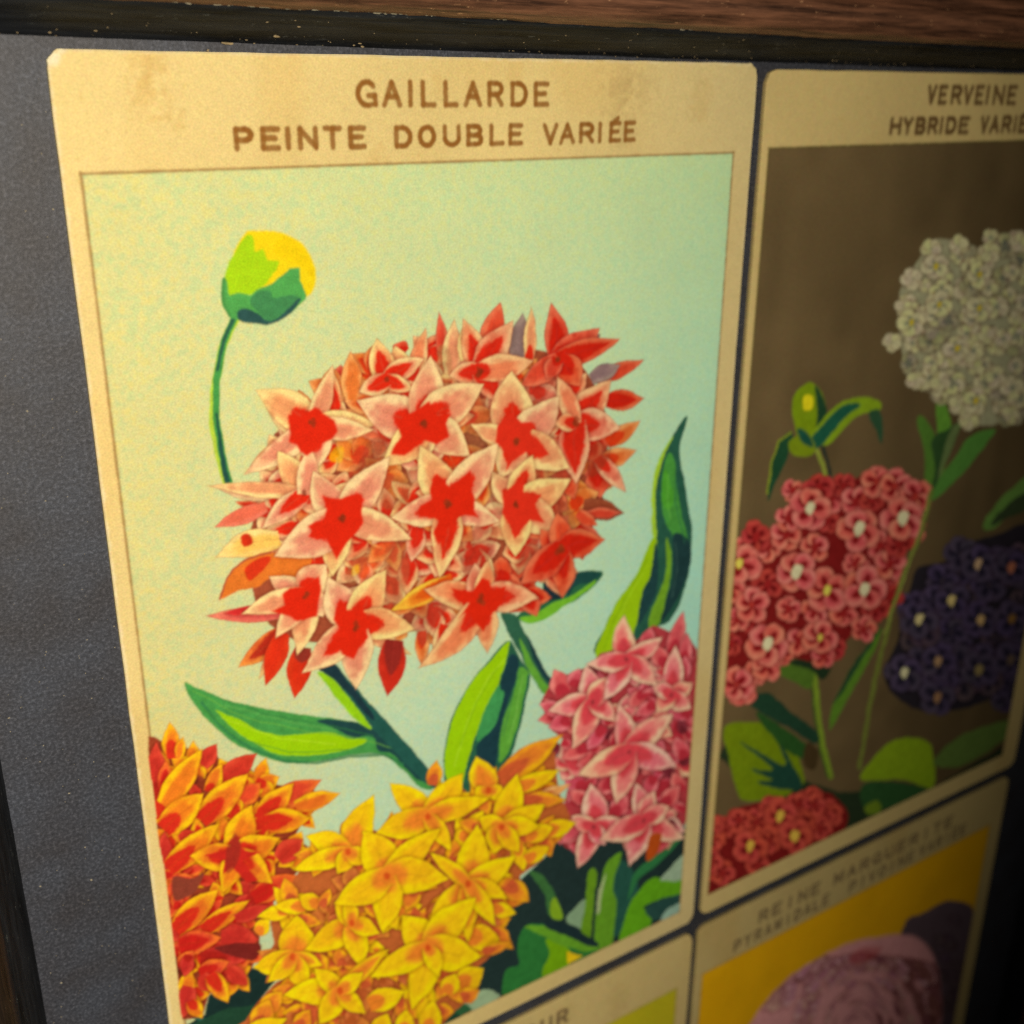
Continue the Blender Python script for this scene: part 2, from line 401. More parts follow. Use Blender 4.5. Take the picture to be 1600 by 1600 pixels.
    P.poly(C(760, 1290, 900, 1285, 1040, 1310, 1140, 1350, 1230, 1400, 1330, 1490, 1460, 1650, 1380, 1650, 1240, 1500, 1150, 1480, 1130, 1400, 1060, 1385, 990, 1400, 900, 1350), (32, 66, 62))
    P.line(C(50, 1180, 170, 1330, 350, 1460, 560, 1540, 760, 1550, 1000, 1510, 1180, 1500, 1300, 1560), 5, (52, 120, 66), .8)
    for q, c_, w_ in (((300, 1076, 380, 1118, 480, 1140, 560, 1150, 610, 1165), (110, 172, 60), 2), ((330, 1084, 420, 1114, 520, 1132, 580, 1146), (52, 120, 58), 2), ((310, 1100, 370, 1150, 450, 1172, 540, 1168), (70, 140, 40), 2), ((345, 1118, 430, 1150, 520, 1160), (186, 220, 40), 2), ((350, 1098, 440, 1122, 520, 1138), (96, 164, 74), 3)):
        P.line([(q[i], q[i+1]) for i in range(0, len(q), 2)], w_, c_, .55)
    for v, c_ in (((610, 480, 600, 640, 640, 800, 660, 900), (40, 92, 60)), ((560, 480, 550, 620, 570, 760), (96, 160, 60)), ((430, 1000, 330, 1180, 220, 1380, 160, 1560), (112, 150, 10)), ((400, 1090, 300, 1260, 230, 1420, 200, 1580), (152, 186, 30)), ((600, 900, 620, 1060, 580, 1240), (52, 80, 70))):
        P.line(LF(*v), 2.2, c_, .55)
    # --- main stem
    P.part('stem', None, 'main stem of the red flower head')
    P.poly(C(770, 990, 860, 1020, 960, 1120, 1110, 1330, 1060, 1320, 980, 1260, 860, 1110), (150, 200, 20))
    P.poly(C(770, 960, 870, 930, 950, 1010, 1040, 1120, 1150, 1240, 1290, 1390, 1500, 1640, 1520, 1720, 1400, 1640, 1250, 1480, 1120, 1340, 1000, 1190, 900, 1060), (36, 84, 70))
    P.poly(C(780, 965, 880, 940, 960, 1040, 1080, 1200, 1130, 1290, 1060, 1240, 960, 1110, 870, 1030), (30, 52, 56))
    # --- lower centre leaf and second stem
    P.part('leaf', None, 'upright leaf beneath the red flower')
    P.poly(D(505, 705, 560, 800, 620, 880, 600, 1000, 560, 1200, 520, 1330, 460, 1420, 300, 1560, 160, 1520, 140, 1380, 160, 1230, 210, 1080, 290, 930, 410, 790), (40, 88, 62))
    P.poly(D(505, 710, 490, 800, 440, 950, 370, 1120, 310, 1250, 270, 1380, 240, 1500, 160, 1480, 145, 1360, 170, 1220, 215, 1085, 290, 935, 420, 790), (148, 190, 8), vary=.04)
    P.poly(D(440, 950, 480, 1000, 440, 1130, 390, 1240, 320, 1260, 350, 1140), (62, 140, 72))
    P.poly(D(510, 780, 560, 830, 530, 960, 470, 1130, 440, 1290, 420, 1420, 350, 1400, 320, 1290, 420, 1180, 480, 1000, 450, 960), (26, 54, 58))
    P.poly(D(560, 850, 620, 900, 590, 1040, 550, 1190, 500, 1320, 450, 1380, 450, 1270, 480, 1120, 530, 1000), (88, 150, 48))
    P.line(D(615, 900, 585, 1060, 550, 1200, 510, 1320), 4, (36, 90, 62))
    for v, c_ in (((480, 800, 360, 960, 270, 1150, 200, 1400), (170, 205, 40)), ((440, 860, 320, 1050, 230, 1280), (120, 164, 10)), ((560, 860, 520, 1040, 470, 1230), (60, 120, 60)), ((580, 900, 550, 1080, 500, 1270), (120, 176, 70))):
        P.line(D(*v), 2.5, c_, .5)
    P.part('stem', None, 'short slanting stem under the red flower')
    P.poly(D(455, 560, 530, 560, 580, 640, 680, 830, 770, 985, 740, 1015, 680, 980, 600, 850, 520, 700), (44, 88, 62))
    P.poly(D(560, 690, 620, 800, 700, 930, 750, 1000, 700, 1000, 630, 900, 580, 790), (92, 150, 46))
    P.poly(D(600, 680, 660, 790, 770, 980, 740, 960, 650, 830), (28, 54, 56))
    P.part('leaf', None, 'small leaf behind the red flower')
    P.poly(D(1020, 318, 985, 390, 900, 460, 800, 520, 680, 590, 600, 605, 540, 580, 600, 520, 680, 440, 700, 340, 800, 350, 880, 325), (40, 92, 58))
    P.poly(D(820, 470, 900, 420, 980, 370, 960, 410, 830, 500, 700, 590, 600, 605, 560, 580, 640, 560, 740, 500), (110, 170, 38))
    P.poly(D(700, 350, 760, 350, 800, 460, 740, 480, 640, 500, 690, 440), (28, 44, 48)); P.poly(D(860, 330, 1010, 325, 960, 380, 870, 400, 830, 470, 830, 380), (28, 66, 58))
    # --- dark growth at the lower right
    P.part('foliage', None, 'dark tangle of leaves in the lower right corner')
    P.poly(G(430, 640, 560, 520, 640, 420, 900, 380, 1060, 380, 1400, 340, 1420, 900, 900, 1140, 300, 1420, 150, 1460, 100, 1300, 250, 950), (28, 42, 38), smooth=False)
    P.poly(G(200, 1300, 300, 1350, 140, 1430, 60, 1400), (132, 150, 110)); P.poly(G(60, 1380, 130, 1420, 60, 1460, 0, 1480, 0, 1420), (40, 80, 45))
    def gl(c, *v, **k): P.poly(G(*v), c, **k)
    gl((30, 66, 52), 960, 540, 1060, 560, 1120, 700, 1060, 860, 980, 1000, 960, 800)
    gl((52, 92, 44), 470, 600, 540, 615, 615, 720, 668, 870, 630, 890, 585, 850, 560, 740, 500, 650)
    gl((112, 142, 26), 600, 790, 630, 760, 668, 870, 640, 890, 600, 865)
    gl((112, 134, 98), 685, 885, 740, 820, 800, 770, 800, 940, 740, 930)
    gl((86, 122, 22), 830, 590, 868, 605, 864, 700, 845, 850, 830, 1010, 780, 950, 800, 790, 808, 680)
    gl((82, 124, 26), 1020, 490, 985, 600, 968, 700, 992, 800, 975, 950, 960, 1040, 870, 1060, 858, 900, 880, 760, 905, 620, 950, 530)
    gl((140, 150, 100), 925, 610, 905, 720, 885, 850, 868, 840, 884, 720)
    gl((38, 92, 48), 1370, 400, 1330, 470, 1230, 560, 1120, 650, 1060, 780, 1090, 620, 1200, 520)
    gl((76, 126, 16), 1400, 640, 1290, 650, 1200, 640, 1100, 740, 1040, 880, 1005, 1030, 1110, 980, 1190, 930, 1190, 850, 1150, 820, 1250, 765, 1400, 725)
    gl((122, 138, 108), 1400, 500, 1400, 640, 1250, 655, 1320, 570)
    gl((30, 56, 48), 1160, 830, 1250, 770, 1400, 735, 1400, 800, 1270, 850, 1220, 900)
    gl((112, 134, 112), 1250, 880, 1300, 820, 1400, 785, 1400, 860, 1270, 910)
    gl((38, 96, 40), 440, 930, 550, 915, 700, 975, 885, 1060, 800, 1120, 680, 1180, 500, 1260, 320, 1350, 325, 1190, 410, 1150, 395, 1050)
    gl((96, 136, 10), 570, 1000, 690, 1050, 720, 1130, 660, 1190, 560, 1230, 545, 1180, 590, 1090)
    gl((86, 132, 30), 440, 930, 560, 925, 700, 985, 880, 1058, 800, 1075, 660, 1040, 560, 985)
    gl((196, 160, 14), 690, 1080, 790, 1100, 700, 1150, smooth=False)
    gl((24, 38, 38), 560, 900, 700, 920, 880, 1030, 840, 1050, 700, 990, 580, 940)
    P.part('foliage', None, 'dark leaves between the orange and yellow flowers')
    P.poly(O(330, 1440, 460, 1390, 540, 1300, 680, 1350, 600, 1450, 560, 1560, 300, 1720, 200, 1600, 310, 1540), (26, 46, 40), smooth=False)
    P.line(O(240, 1540, 380, 1600), 7, (40, 90, 70))
    P.poly([(290, 1600), (620, 1560), (740, 1600), (700, 1640), (500, 1760), (290, 1900)], (30, 60, 40), lab=True)
    # --- pink head
    REF = (960, 1150)
    ROSE = ((222, 168, 132), (208, 104, 98), (192, 58, 62), (136, 66, 62))
    ROSE2 = ((206, 110, 104), (190, 72, 76), (165, 40, 48), (120, 45, 50))
    h = P.part('flower_head', None, 'rose pink flower head')
    P.poly(K(70, 690, 150, 560, 330, 500, 400, 420, 500, 400, 620, 340, 700, 260, 780, 300, 900, 330, 940, 400, 930, 700, 900, 1300, 850, 1430, 750, 1470, 640, 1520, 560, 1440, 440, 1420, 320, 1560, 200, 1480, 170, 1400, 230, 1150, 200, 900, 130, 840), (160, 52, 54), smooth=False, ref=REF)
    P.fill_head(K(100, 690, 330, 500, 620, 360, 900, 330, 900, 1300, 750, 1460, 320, 1520, 200, 1400, 230, 1150), 40, 36, (ROSE, ROSE2, ROSE2), h, 12, (.4, .6))
    for i in range(60):
        x, y = random.uniform(150, 900), random.uniform(480, 1450); a = random.uniform(0, 6.3); L_ = random.uniform(70, 130)
        if x < 230 and y < 900: continue
        q = K(x, y, x+math.cos(a)*L_, y+math.sin(a)*L_); P.petal(q[0], q[1], 9, random.choice((ROSE2, ROSE2, ((130, 50, 58), (120, 40, 45), (100, 30, 35), (90, 30, 35)))), .5)
    for r in [(800, 440, 870, 180, 14), (870, 470, 890, 300, 12), (200, 640, 150, 505, 18), (260, 600, 290, 500, 15), (200, 740, 55, 700, 13), (230, 790, 110, 830, 14), (650, 400, 690, 265, 12), (760, 480, 700, 370, 14), (860, 560, 880, 430, 12),
              (330, 940, 180, 1010, 13), (420, 830, 330, 960, 13), (640, 640, 560, 720, 13), (700, 700, 600, 770, 12), (900, 760, 770, 740, 12), (870, 1000, 820, 880, 14), (860, 1180, 800, 1080, 12), (330, 1240, 230, 1180, 13), (300, 1330, 190, 1480, 13), (480, 1310, 560, 1200, 14), (760, 1250, 850, 1150, 13), (700, 1100, 660, 1230, 12)]:
        q = K(*r[:4]); P.petal(q[0], q[1], r[4], ROSE2, .4)
    for c, t in [((800, 650), [(820, 390, 15), (910, 585, 12), (900, 720, 14), (720, 740, 13), (700, 600, 12)]),
                 ((370, 1385), [(350, 1150, 19), (285, 1600, 15), (530, 1340, 13), (250, 1320, 12), (430, 1480, 12)]),
                 ((650, 1345), [(600, 1150, 16), (700, 1190, 14), (862, 1440, 17), (570, 1585, 17), (410, 1450, 17), (780, 1270, 14)]),
                 ((365, 690), [(330, 500, 17), (128, 735, 16), (258, 935, 17), (480, 790, 14), (450, 560, 15)]),
                 ((550, 455), [(535, 222, 16), (742, 338, 13), (708, 592, 17), (428, 670, 15), (338, 478, 14)]),
                 ((560, 965), [(510, 712, 16), (797, 765, 18), (812, 1040, 19), (495, 1240, 18), (300, 1088, 19)])]:
        (cx, cy), = K(*c); P.floret((cx, cy), tp(K, t), ROSE, rt=.5, eye=(120, 40, 40), head=h, eyer=3, fat=1.15, lng=1.08, soft=.25)
    P.poly(K(680, 1440, 740, 1420, 730, 1520, 660, 1570), (150, 60, 15))
    # --- orange head at the left edge
    REF = (300, 1350)
    OR = ((250, 190, 20), (238, 120, 30), (215, 45, 25), (190, 80, 20))
    RD = ((245, 120, 40), (228, 70, 40), (205, 35, 25), (190, 60, 20))
    RR = ((225, 70, 45), (205, 50, 35), (180, 35, 25), (150, 40, 25))
    h = P.part('flower_head', None, 'orange and scarlet flower head at the left edge')
    P.poly(O(30, 150, 60, 150, 110, 180, 140, 120, 190, 190, 290, 230, 370, 240, 400, 290, 520, 280, 590, 380, 720, 400, 860, 420, 840, 500, 800, 560, 760, 650, 820, 700, 850, 740, 750, 850, 640, 1000, 590, 1120, 580, 1220, 540, 1310, 500, 1380, 400, 1440, 330, 1430, 300, 1550, 220, 1560, 30, 1560), (158, 62, 34), smooth=False, ref=REF)
    P.fill_head(O(30, 200, 300, 260, 560, 300, 840, 440, 720, 640, 800, 760, 620, 1000, 560, 1200, 480, 1380, 260, 1540, 40, 1540), 40, 38, lambda x, y: random.choice((OR, OR, RD) if y < 1340 else (OR, RD, RR)), h, 12)
    for i in range(50):
        x, y = random.uniform(100, 640), random.uniform(250, 1400); a = random.uniform(-2.4, .4); L_ = random.uniform(60, 120)
        if x > 560-.25*abs(y-700): continue
        q = O(x, y, x+math.cos(a)*L_, y+math.sin(a)*L_); P.petal(q[0], q[1], 10, random.choice((RR, RD, ((150, 60, 35), (140, 50, 30), (120, 40, 25), (110, 40, 20)))), .4)
    for r in [(150, 250, 135, 72, 15, OR, .5), (180, 250, 205, 150, 9, OR, 0), (60, 460, 70, 170, 20, RR, .3), (110, 420, 115, 260, 12, RD, .7), (300, 290, 372, 188, 14, RR, 0), (400, 370, 575, 232, 18, RR, 0), (110, 480, 300, 205, 21, OR, .0),
              (330, 420, 400, 280, 13, OR, .3), (500, 470, 590, 380, 15, RD, 0), (640, 500, 895, 362, 20, RD, .2), (770, 500, 990, 430, 15, OR, .0), (590, 560, 755, 382, 20, OR, .62), (620, 580, 840, 555, 20, OR, .60), (300, 560, 532, 330, 23, OR, .45), (110, 610, 305, 430, 23, OR, .4),
              (110, 800, 110, 620, 14, RR, 0), (190, 660, 270, 630, 12, RR, 0), (140, 800, 392, 580, 20, OR, .5), (680, 760, 800, 660, 18, RR, 0), (560, 950, 790, 840, 19, RD, .5), (380, 960, 350, 870, 12, OR, .2), (170, 1110, 380, 905, 20, OR, .55), (310, 1110, 535, 962, 15, OR, .6), (470, 1060, 640, 990, 12, RR, 0), (190, 1190, 400, 1150, 19, RD, .7), (400, 1160, 585, 1160, 24, RR, 0),
              (300, 1260, 560, 1240, 19, RR, .5), (290, 1330, 440, 1270, 15, RD, .6), (200, 1300, 250, 1210, 14, RD, .6), (200, 1480, 240, 1290, 14, OR, .3), (230, 1400, 200, 1560, 16, RR, 0), (300, 1340, 350, 1430, 15, RR, 0), (340, 1340, 430, 1480, 16, OR, .6), (430, 1310, 530, 1390, 14, RR, 0), (240, 1470, 300, 1560, 13, OR, .5), (230, 1240, 210, 1350, 12, RR, .3)]:
        P.part('petal', h); q = O(*r[:4]); P.petal(q[0], q[1], r[4], r[5], r[6])
    (cx, cy), = O(460, 740)
    P.floret((cx, cy), tp(O, [(550, 485, 21, .35), (232, 742, 19, .6), (690, 655, 19, .5), (650, 890, 18, .5), (395, 935, 15, .3)]), OR, rt=.5, head=h)
    P.poly(O(300, 740, 430, 715, 470, 640, 500, 720, 590, 730, 500, 770, 580, 870, 520, 880, 450, 800, 400, 840, 410, 770), (205, 40, 28), smooth=False)
    P.poly(O(420, 720, 460, 630, 490, 700, 470, 790, 420, 830), (150, 45, 30), alpha=.7)
    P.poly(O(150, 850, 240, 860, 310, 830, 270, 920, 200, 960, 160, 960), (140, 60, 40)); P.poly(O(360, 1200, 580, 1180, 560, 1260, 460, 1250), (120, 35, 28))
    # --- yellow head
    REF = (620, 1400)
    YL = ((246, 200, 8), (242, 180, 16), (224, 122, 34), (150, 92, 22))
    YO = ((240, 168, 18), (224, 124, 34), (196, 84, 40), (146, 76, 24))
    YB = ((212, 128, 44), (196, 104, 44), (180, 84, 36), (130, 66, 26))
    h = P.part('flower_head', None, 'yellow flower head with orange throats')
    P.poly(Yc(60, 930, 200, 700, 270, 560, 420, 500, 480, 440, 600, 500, 650, 430, 720, 400, 700, 320, 880, 330, 1000, 270, 1130, 360, 1170, 260, 1240, 160, 1330, 120, 1480, 100, 1500, 300, 1560, 430, 1450, 560, 1420, 640, 1310, 720, 1330, 830, 1220, 930, 1180, 1100, 1100, 1170, 1100, 1290, 980, 1400, 880, 1500, 700, 1700, 0, 1900, -250, 1560, -60, 1440, 0, 1350, 90, 1250, 190, 1200, 100, 1150, 30, 1150, 80, 1050), (182, 92, 40), smooth=False, ref=REF)
    P.fill_head(Yc(60, 930, 270, 560, 600, 500, 880, 330, 1240, 200, 1480, 160, 1540, 430, 1310, 700, 1180, 1080, 980, 1390, 700, 1600, 0, 1700, 60, 1250), 46, 42, (YO, YO, YB, YB, YL), h, 12, (.4, .6))
    for i in range(80):
        x, y = random.uniform(150, 1400), random.uniform(480, 1460); a = random.uniform(0, 6.3); L_ = random.uniform(70, 130)
        if x+y*.9 > 1950 or x < 300 and y < 800: continue
        q = Yc(x, y, x+math.cos(a)*L_, y+math.sin(a)*L_); P.petal(q[0], q[1], random.uniform(10, 15), random.choice((YO, ((205, 110, 50), (190, 96, 42), (170, 80, 30), (150, 75, 30)))), .4)
    for r in [(870, 260, 895, 135, 13, YO), (1220, 230, 1525, 10, 20, YO), (1290, 280, 1515, 190, 14, YL), (1400, 330, 1565, 260, 9, ((235, 180, 110), (226, 150, 80), (215, 110, 60), (180, 90, 50))), (1330, 340, 1545, 340, 13, YO), (1440, 500, 1592, 450, 15, YL), (1340, 520, 1480, 480, 16, YL), (1290, 560, 1330, 700, 14, YL), (1340, 640, 1460, 570, 13, YL),
              (1250, 760, 1358, 850, 17, YO), (1180, 880, 1290, 910, 13, YL), (1060, 1020, 1210, 1040, 22, YL), (1130, 1100, 1275, 1045, 9, YO), (1010, 1260, 1130, 1180, 20, YL), (1020, 1330, 1110, 1290, 13, YO), (900, 1390, 985, 1400, 13, YO), (940, 1300, 990, 1200, 16, YL), (230, 870, 80, 870, 14, YL), (300, 860, 200, 820, 15, YL), (640, 880, 700, 990, 13, YL), (800, 800, 860, 620, 12, YO),
              (560, 1360, 735, 1290, 19, YL), (730, 1500, 740, 1380, 15, YL), (850, 1500, 880, 1330, 18, YL), (600, 1520, 650, 1400, 17, YL), (30, 1400, 120, 1290, 16, YO), (0, 1480, 60, 1330, 19, YO), (-60, 1520, 150, 1430, 17, YL), (200, 1480, 260, 1380, 15, YO), (1020, 1000, 1090, 880, 10, YO), (0, 1000, 60, 930, 13, YL), (320, 870, 360, 780, 9, YO)]:
        P.part('petal', h); q = Yc(*r[:4]); P.petal(q[0], q[1], r[4], r[5], .45)
    YE = (198, 62, 22)
    for c, t in [((450, 600), [(570, 330, 22, .5), (248, 525, 19), (190, 685, 15), (400, 700, 14), (560, 640, 14)]),
                 ((1150, 290), [(1088, 130, 20, .75), (1230, 330, 12), (1090, 340, 12)]),
                 ((850, 420), [(668, 265, 20), (1012, 215, 20), (1140, 335, 16), (598, 500, 21, .5), (960, 585, 14)]),
                 ((1215, 475), [(1292, 225, 20), (1425, 370, 16), (1400, 470, 15), (1110, 425, 15), (1180, 600, 17, .7), (1300, 600, 14)]),
                 ((175, 1125), [(195, 925, 26, .5), (-15, 1170, 18), (320, 1165, 12, .7), (240, 1290, 16), (60, 1240, 14)]),
                 ((470, 950), [(245, 1078, 20), (515, 1165, 18), (390, 850, 13), (600, 1000, 14), (440, 840, 12)]),
                 ((1050, 760), [(1092, 475, 23), (1275, 625, 18), (855, 975, 17), (1240, 830, 14), (1050, 1040, 15, .7), (865, 610, 12), (1180, 960, 14)]),
                 ((410, 1290), [(140, 1310, 19), (290, 1185, 15), (645, 1095, 12, .8), (310, 1450, 17), (530, 1400, 14), (520, 1200, 13)]),
                 ((645, 720), [(530, 505, 27, .35), (897, 488, 19, .3), (932, 735, 26, .35), (620, 985, 22, .3), (395, 850, 23, .3)]),
                 ((850, 1075), [(725, 925, 24, .4), (1077, 838, 23, .4), (1100, 1120, 26, .3), (770, 1370, 21, .3), (575, 1215, 19, .4), (900, 1220, 14, .3)])]:
        (cx, cy), = Yc(*c); P.floret((cx, cy), tp(Yc, t), YL, rt=.42, eye=YE, head=h, eyer=5, fat=1.12, lng=1.08, soft=.4)
    # --- the big red head
    REF = (520, 800)
    CR = ((252, 214, 138), (240, 150, 100), (228, 42, 16), (186, 98, 62))
    PK = ((248, 192, 130), (240, 128, 84), (226, 42, 20), (176, 74, 52))
    RE = ((238, 118, 74), (230, 74, 42), (216, 36, 16), (160, 50, 45))
    OG = ((246, 170, 90), (236, 120, 46), (226, 60, 20), (180, 80, 40))
    DK = ((176, 92, 60), (160, 70, 45), (150, 40, 30), (110, 45, 35))
    GY = ((176, 150, 122), (150, 122, 104), (150, 60, 50), (120, 85, 80))
    h = P.part('flower_head', None, 'large round red flower head with cream petal edges')
    P.poly([(405, 690), (425, 650), (480, 630), (520, 600), (545, 575), (600, 570), (640, 545), (690, 530), (760, 520), (850, 525), (920, 545), (950, 590), (968, 640), (966, 700), (955, 760), (930, 800), (915, 850), (880, 890), (840, 925), (800, 950), (730, 955), (690, 985), (640, 1000), (600, 1005), (560, 1015), (500, 1020), (440, 1015), (400, 990), (375, 950), (365, 900), (362, 850), (372, 810), (395, 765)], (168, 78, 46), smooth=False, ref=REF, shrink=.925)
    for i in range(110):
        a = random.uniform(0, 6.283); rr = math.sqrt(random.random())
        x, y = 672+rr*270*math.cos(a), 765+rr*225*math.sin(a)-.12*rr*270*math.cos(a)
        a2 = math.atan2(y-765, x-672)+random.uniform(-.9, .9); L_ = random.uniform(35, 62)
        if math.hypot((x-672)/270, (y-765+.12*(x-672))/225) > .9: L_ *= .6
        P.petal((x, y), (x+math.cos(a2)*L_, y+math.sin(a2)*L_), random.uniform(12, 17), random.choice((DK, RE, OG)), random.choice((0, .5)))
    pts = []
    for i in range(4000):
        a = random.uniform(0, 6.283); rr = math.sqrt(random.random())
        x, y = 672+rr*262*math.cos(a), 765+rr*215*math.sin(a)-.12*rr*262*math.cos(a)
        if all((x-p[0])**2+(y-p[1])**2 > 41**2 for p in pts): pts.append((x, y, rr))
    pts.sort(key=lambda p: -p[2])
    for x, y, rr in pts:
        a0 = random.uniform(0, 6.3); n_ = 5; R_f = 52*(1-.35*max(0, rr-.6))
        ox, oy = (x-672)/270, (y-765)/225
        P.floret((x, y), [(x+math.cos(a0+k*6.283/n_)*R_f*random.uniform(.8, 1.1)*(1-.35*abs(ox))+ox*9, y+math.sin(a0+k*6.283/n_)*R_f*random.uniform(.8, 1.1)*(1-.25*abs(oy))+oy*9, random.uniform(13, 17)) for k in range(n_)],
                 (CR if x < 560 else random.choice((CR, PK)) if x < 780 else random.choice((PK, RE))) if random.random() < .8 else OG, rt=random.choice((.35, .6, .7)), head=h, fat=1.15)
    rim = [(545, 620, 545, 545, 17, OG, 0), (520, 640, 513, 573, 13, CR, .7), (600, 600, 585, 525, 20, ((250, 218, 90), (246, 190, 90), (226, 60, 30), (190, 110, 70)), 0), (640, 590, 663, 508, 14, PK, .3), (690, 560, 682, 484, 10, RE, 0), (700, 580, 705, 495, 15, CR, 0), (724, 560, 722, 498, 14, CR, 0),
           (758, 540, 778, 470, 19, RE, 0), (805, 560, 812, 485, 17, GY, 0), (822, 560, 826, 476, 11, CR, .3), (900, 545, 935, 520, 12, GY, 0), (930, 590, 1003, 560, 13, RE, 0), (920, 590, 965, 568, 14, GY, 0), (945, 625, 1003, 621, 17, RE, .8), (945, 690, 997, 655, 14, OG, .5), (935, 720, 991, 700, 15, OG, .5), (930, 715, 976, 768, 14, PK, .4), (910, 790, 972, 800, 18, DK, 0), (915, 800, 968, 798, 9, RE, 0), (900, 800, 930, 820, 12, RE, 0),
           (460, 680, 402, 612, 13, CR, .2), (440, 690, 382, 734, 13, CR, 0), (560, 980, 640, 1020, 14, CR, 0)]
    for r in rim: P.part('petal', h); P.petal(r[:2], r[2:4], r[4], r[5], r[6])
    # left side and lower rim
    for r in [(440, 760, 330, 757, 15, CR, .0, -.5), (420, 800, 362, 780, 11, ((240, 150, 80), (228, 50, 25), (220, 40, 20), (190, 80, 60)), .9, 0), (410, 790, 330, 822, 14, ((238, 120, 90), (235, 105, 75), (220, 60, 30), (200, 90, 60)), 0, 0), (460, 820, 400, 832, 14, CR, .6, 0), (430, 840, 332, 868, 22, ((252, 214, 130), (250, 190, 90), (226, 60, 20), (190, 110, 60)), .0, .3)]:
        P.part('petal', h); P.petal(r[:2], r[2:4], r[4], r[5], r[6], r[7])
    P.poly(C(290, 140, 340, 120, 370, 180, 310, 210), (222, 50, 20))
    P.part('petal', h)
    P.poly(C(165, 530, 200, 420, 250, 340, 330, 280, 480, 240, 700, 262, 730, 300, 640, 400, 480, 400, 400, 455, 270, 480), (236, 120, 38)); P.poly(C(320, 340, 400, 280, 480, 270, 440, 340, 350, 420), (226, 55, 22)); P.line(C(165, 530, 200, 420, 250, 340, 330, 280, 480, 240), 3, (190, 90, 50))
    P.part('petal', h); P.petal((435, 955), (315, 960), 14, ((240, 130, 100), (230, 90, 80), (214, 40, 40), (180, 90, 70)), .0); P.petal((395, 950), (345, 955), 7, ((214, 50, 45), (214, 45, 40), (214, 45, 40), (214, 60, 50)), 0)
    for r in [(440, 985, 368, 1041, 17, ((246, 150, 60), (232, 100, 40), (190, 45, 25), (190, 90, 50)), .75), (430, 1000, 400, 1060, 9, CR, 0), (438, 990, 411, 1069, 18, ((226, 56, 24), (222, 46, 20), (215, 40, 20), (180, 50, 30)), 0), (470, 1010, 457, 1090, 20, ((226, 56, 24), (222, 46, 20), (150, 50, 35), (180, 50, 30)), .3), (612, 1000, 602, 1087, 22, ((216, 50, 30), (210, 42, 24), (150, 40, 30), (170, 50, 40)), .6), (655, 985, 657, 1040, 12, OG, .5), (690, 975, 676, 1033, 13, CR, .4)]:
        P.part('petal', h); P.petal(r[:2], r[2:4], r[4], r[5], r[6], 0)
    # dark gaps between florets
    for c, pts in [((168, 62, 40), B(370, 680, 300, 870, 450, 860, 470, 760)), ((150, 90, 52), B(290, 880, 340, 1090, 450, 960)), ((165, 52, 34), B(780, 510, 690, 600, 630, 670, 710, 800, 780, 740, 860, 580)), ((150, 80, 50), B(730, 1150, 920, 1140, 960, 1220, 720, 1225)), ((158, 96, 60), B(860, 640, 930, 710, 880, 880, 830, 900, 860, 720)), ((128, 52, 28), B(1100, 1000, 1200, 1040, 1130, 1180, 1060, 1210, 1060, 1080)), ((140, 76, 44), B(870, 1310, 980, 1480, 940, 1600, 860, 1580, 840, 1400)),
                   ((172, 108, 60), C(940, 400, 1000, 260, 1110, 220, 1060, 340, 1010, 440)), ((170, 88, 52), C(1190, 230, 1300, 170, 1340, 420, 1210, 610, 1190, 400)), ((158, 60, 40), C(1310, 620, 1590, 550, 1500, 700, 1430, 830, 1360, 700)), ((164, 52, 34), D(230, 130, 430, 70, 390, 260, 270, 360, 230, 240)), ((150, 84, 54), D(540, 260, 640, 130, 660, 200, 560, 340)),
                   ((172, 96, 52), A(1180, 1130, 1300, 1120, 1390, 1040, 1360, 1200, 1290, 1330, 1170, 1310)), ((206, 66, 34), A(1000, 880, 1170, 860, 1190, 960, 1100, 1100, 960, 1160, 990, 1010)), ((140, 62, 38), A(1100, 900, 1200, 890, 1180, 1010, 1010, 1100, 1050, 1000)), ((168, 120, 66), A(1520, 330, 1600, 350, 1600, 600, 1540, 640)), ((250, 200, 20), A(860, 970, 930, 940, 920, 1040, 850, 1020)), ((238, 110, 50), C(1130, 210, 1230, 180, 1150, 340, 1040, 470, 1050, 350)), ((252, 196, 30), C(990, 340, 1030, 320, 1030, 370, 990, 390)), ((150, 96, 60), B(440, 1230, 500, 1240, 520, 1440, 460, 1400))]:
        P.poly(pts, c, ref=tuple(np.mean(pts, 0)), soft=3, alpha=.5, vary=.25)
    P.part('petal', h); P.petal((700, 905), (605, 952), 16, ((250, 205, 60), (242, 130, 30), (232, 90, 20), (200, 120, 30)), .6)
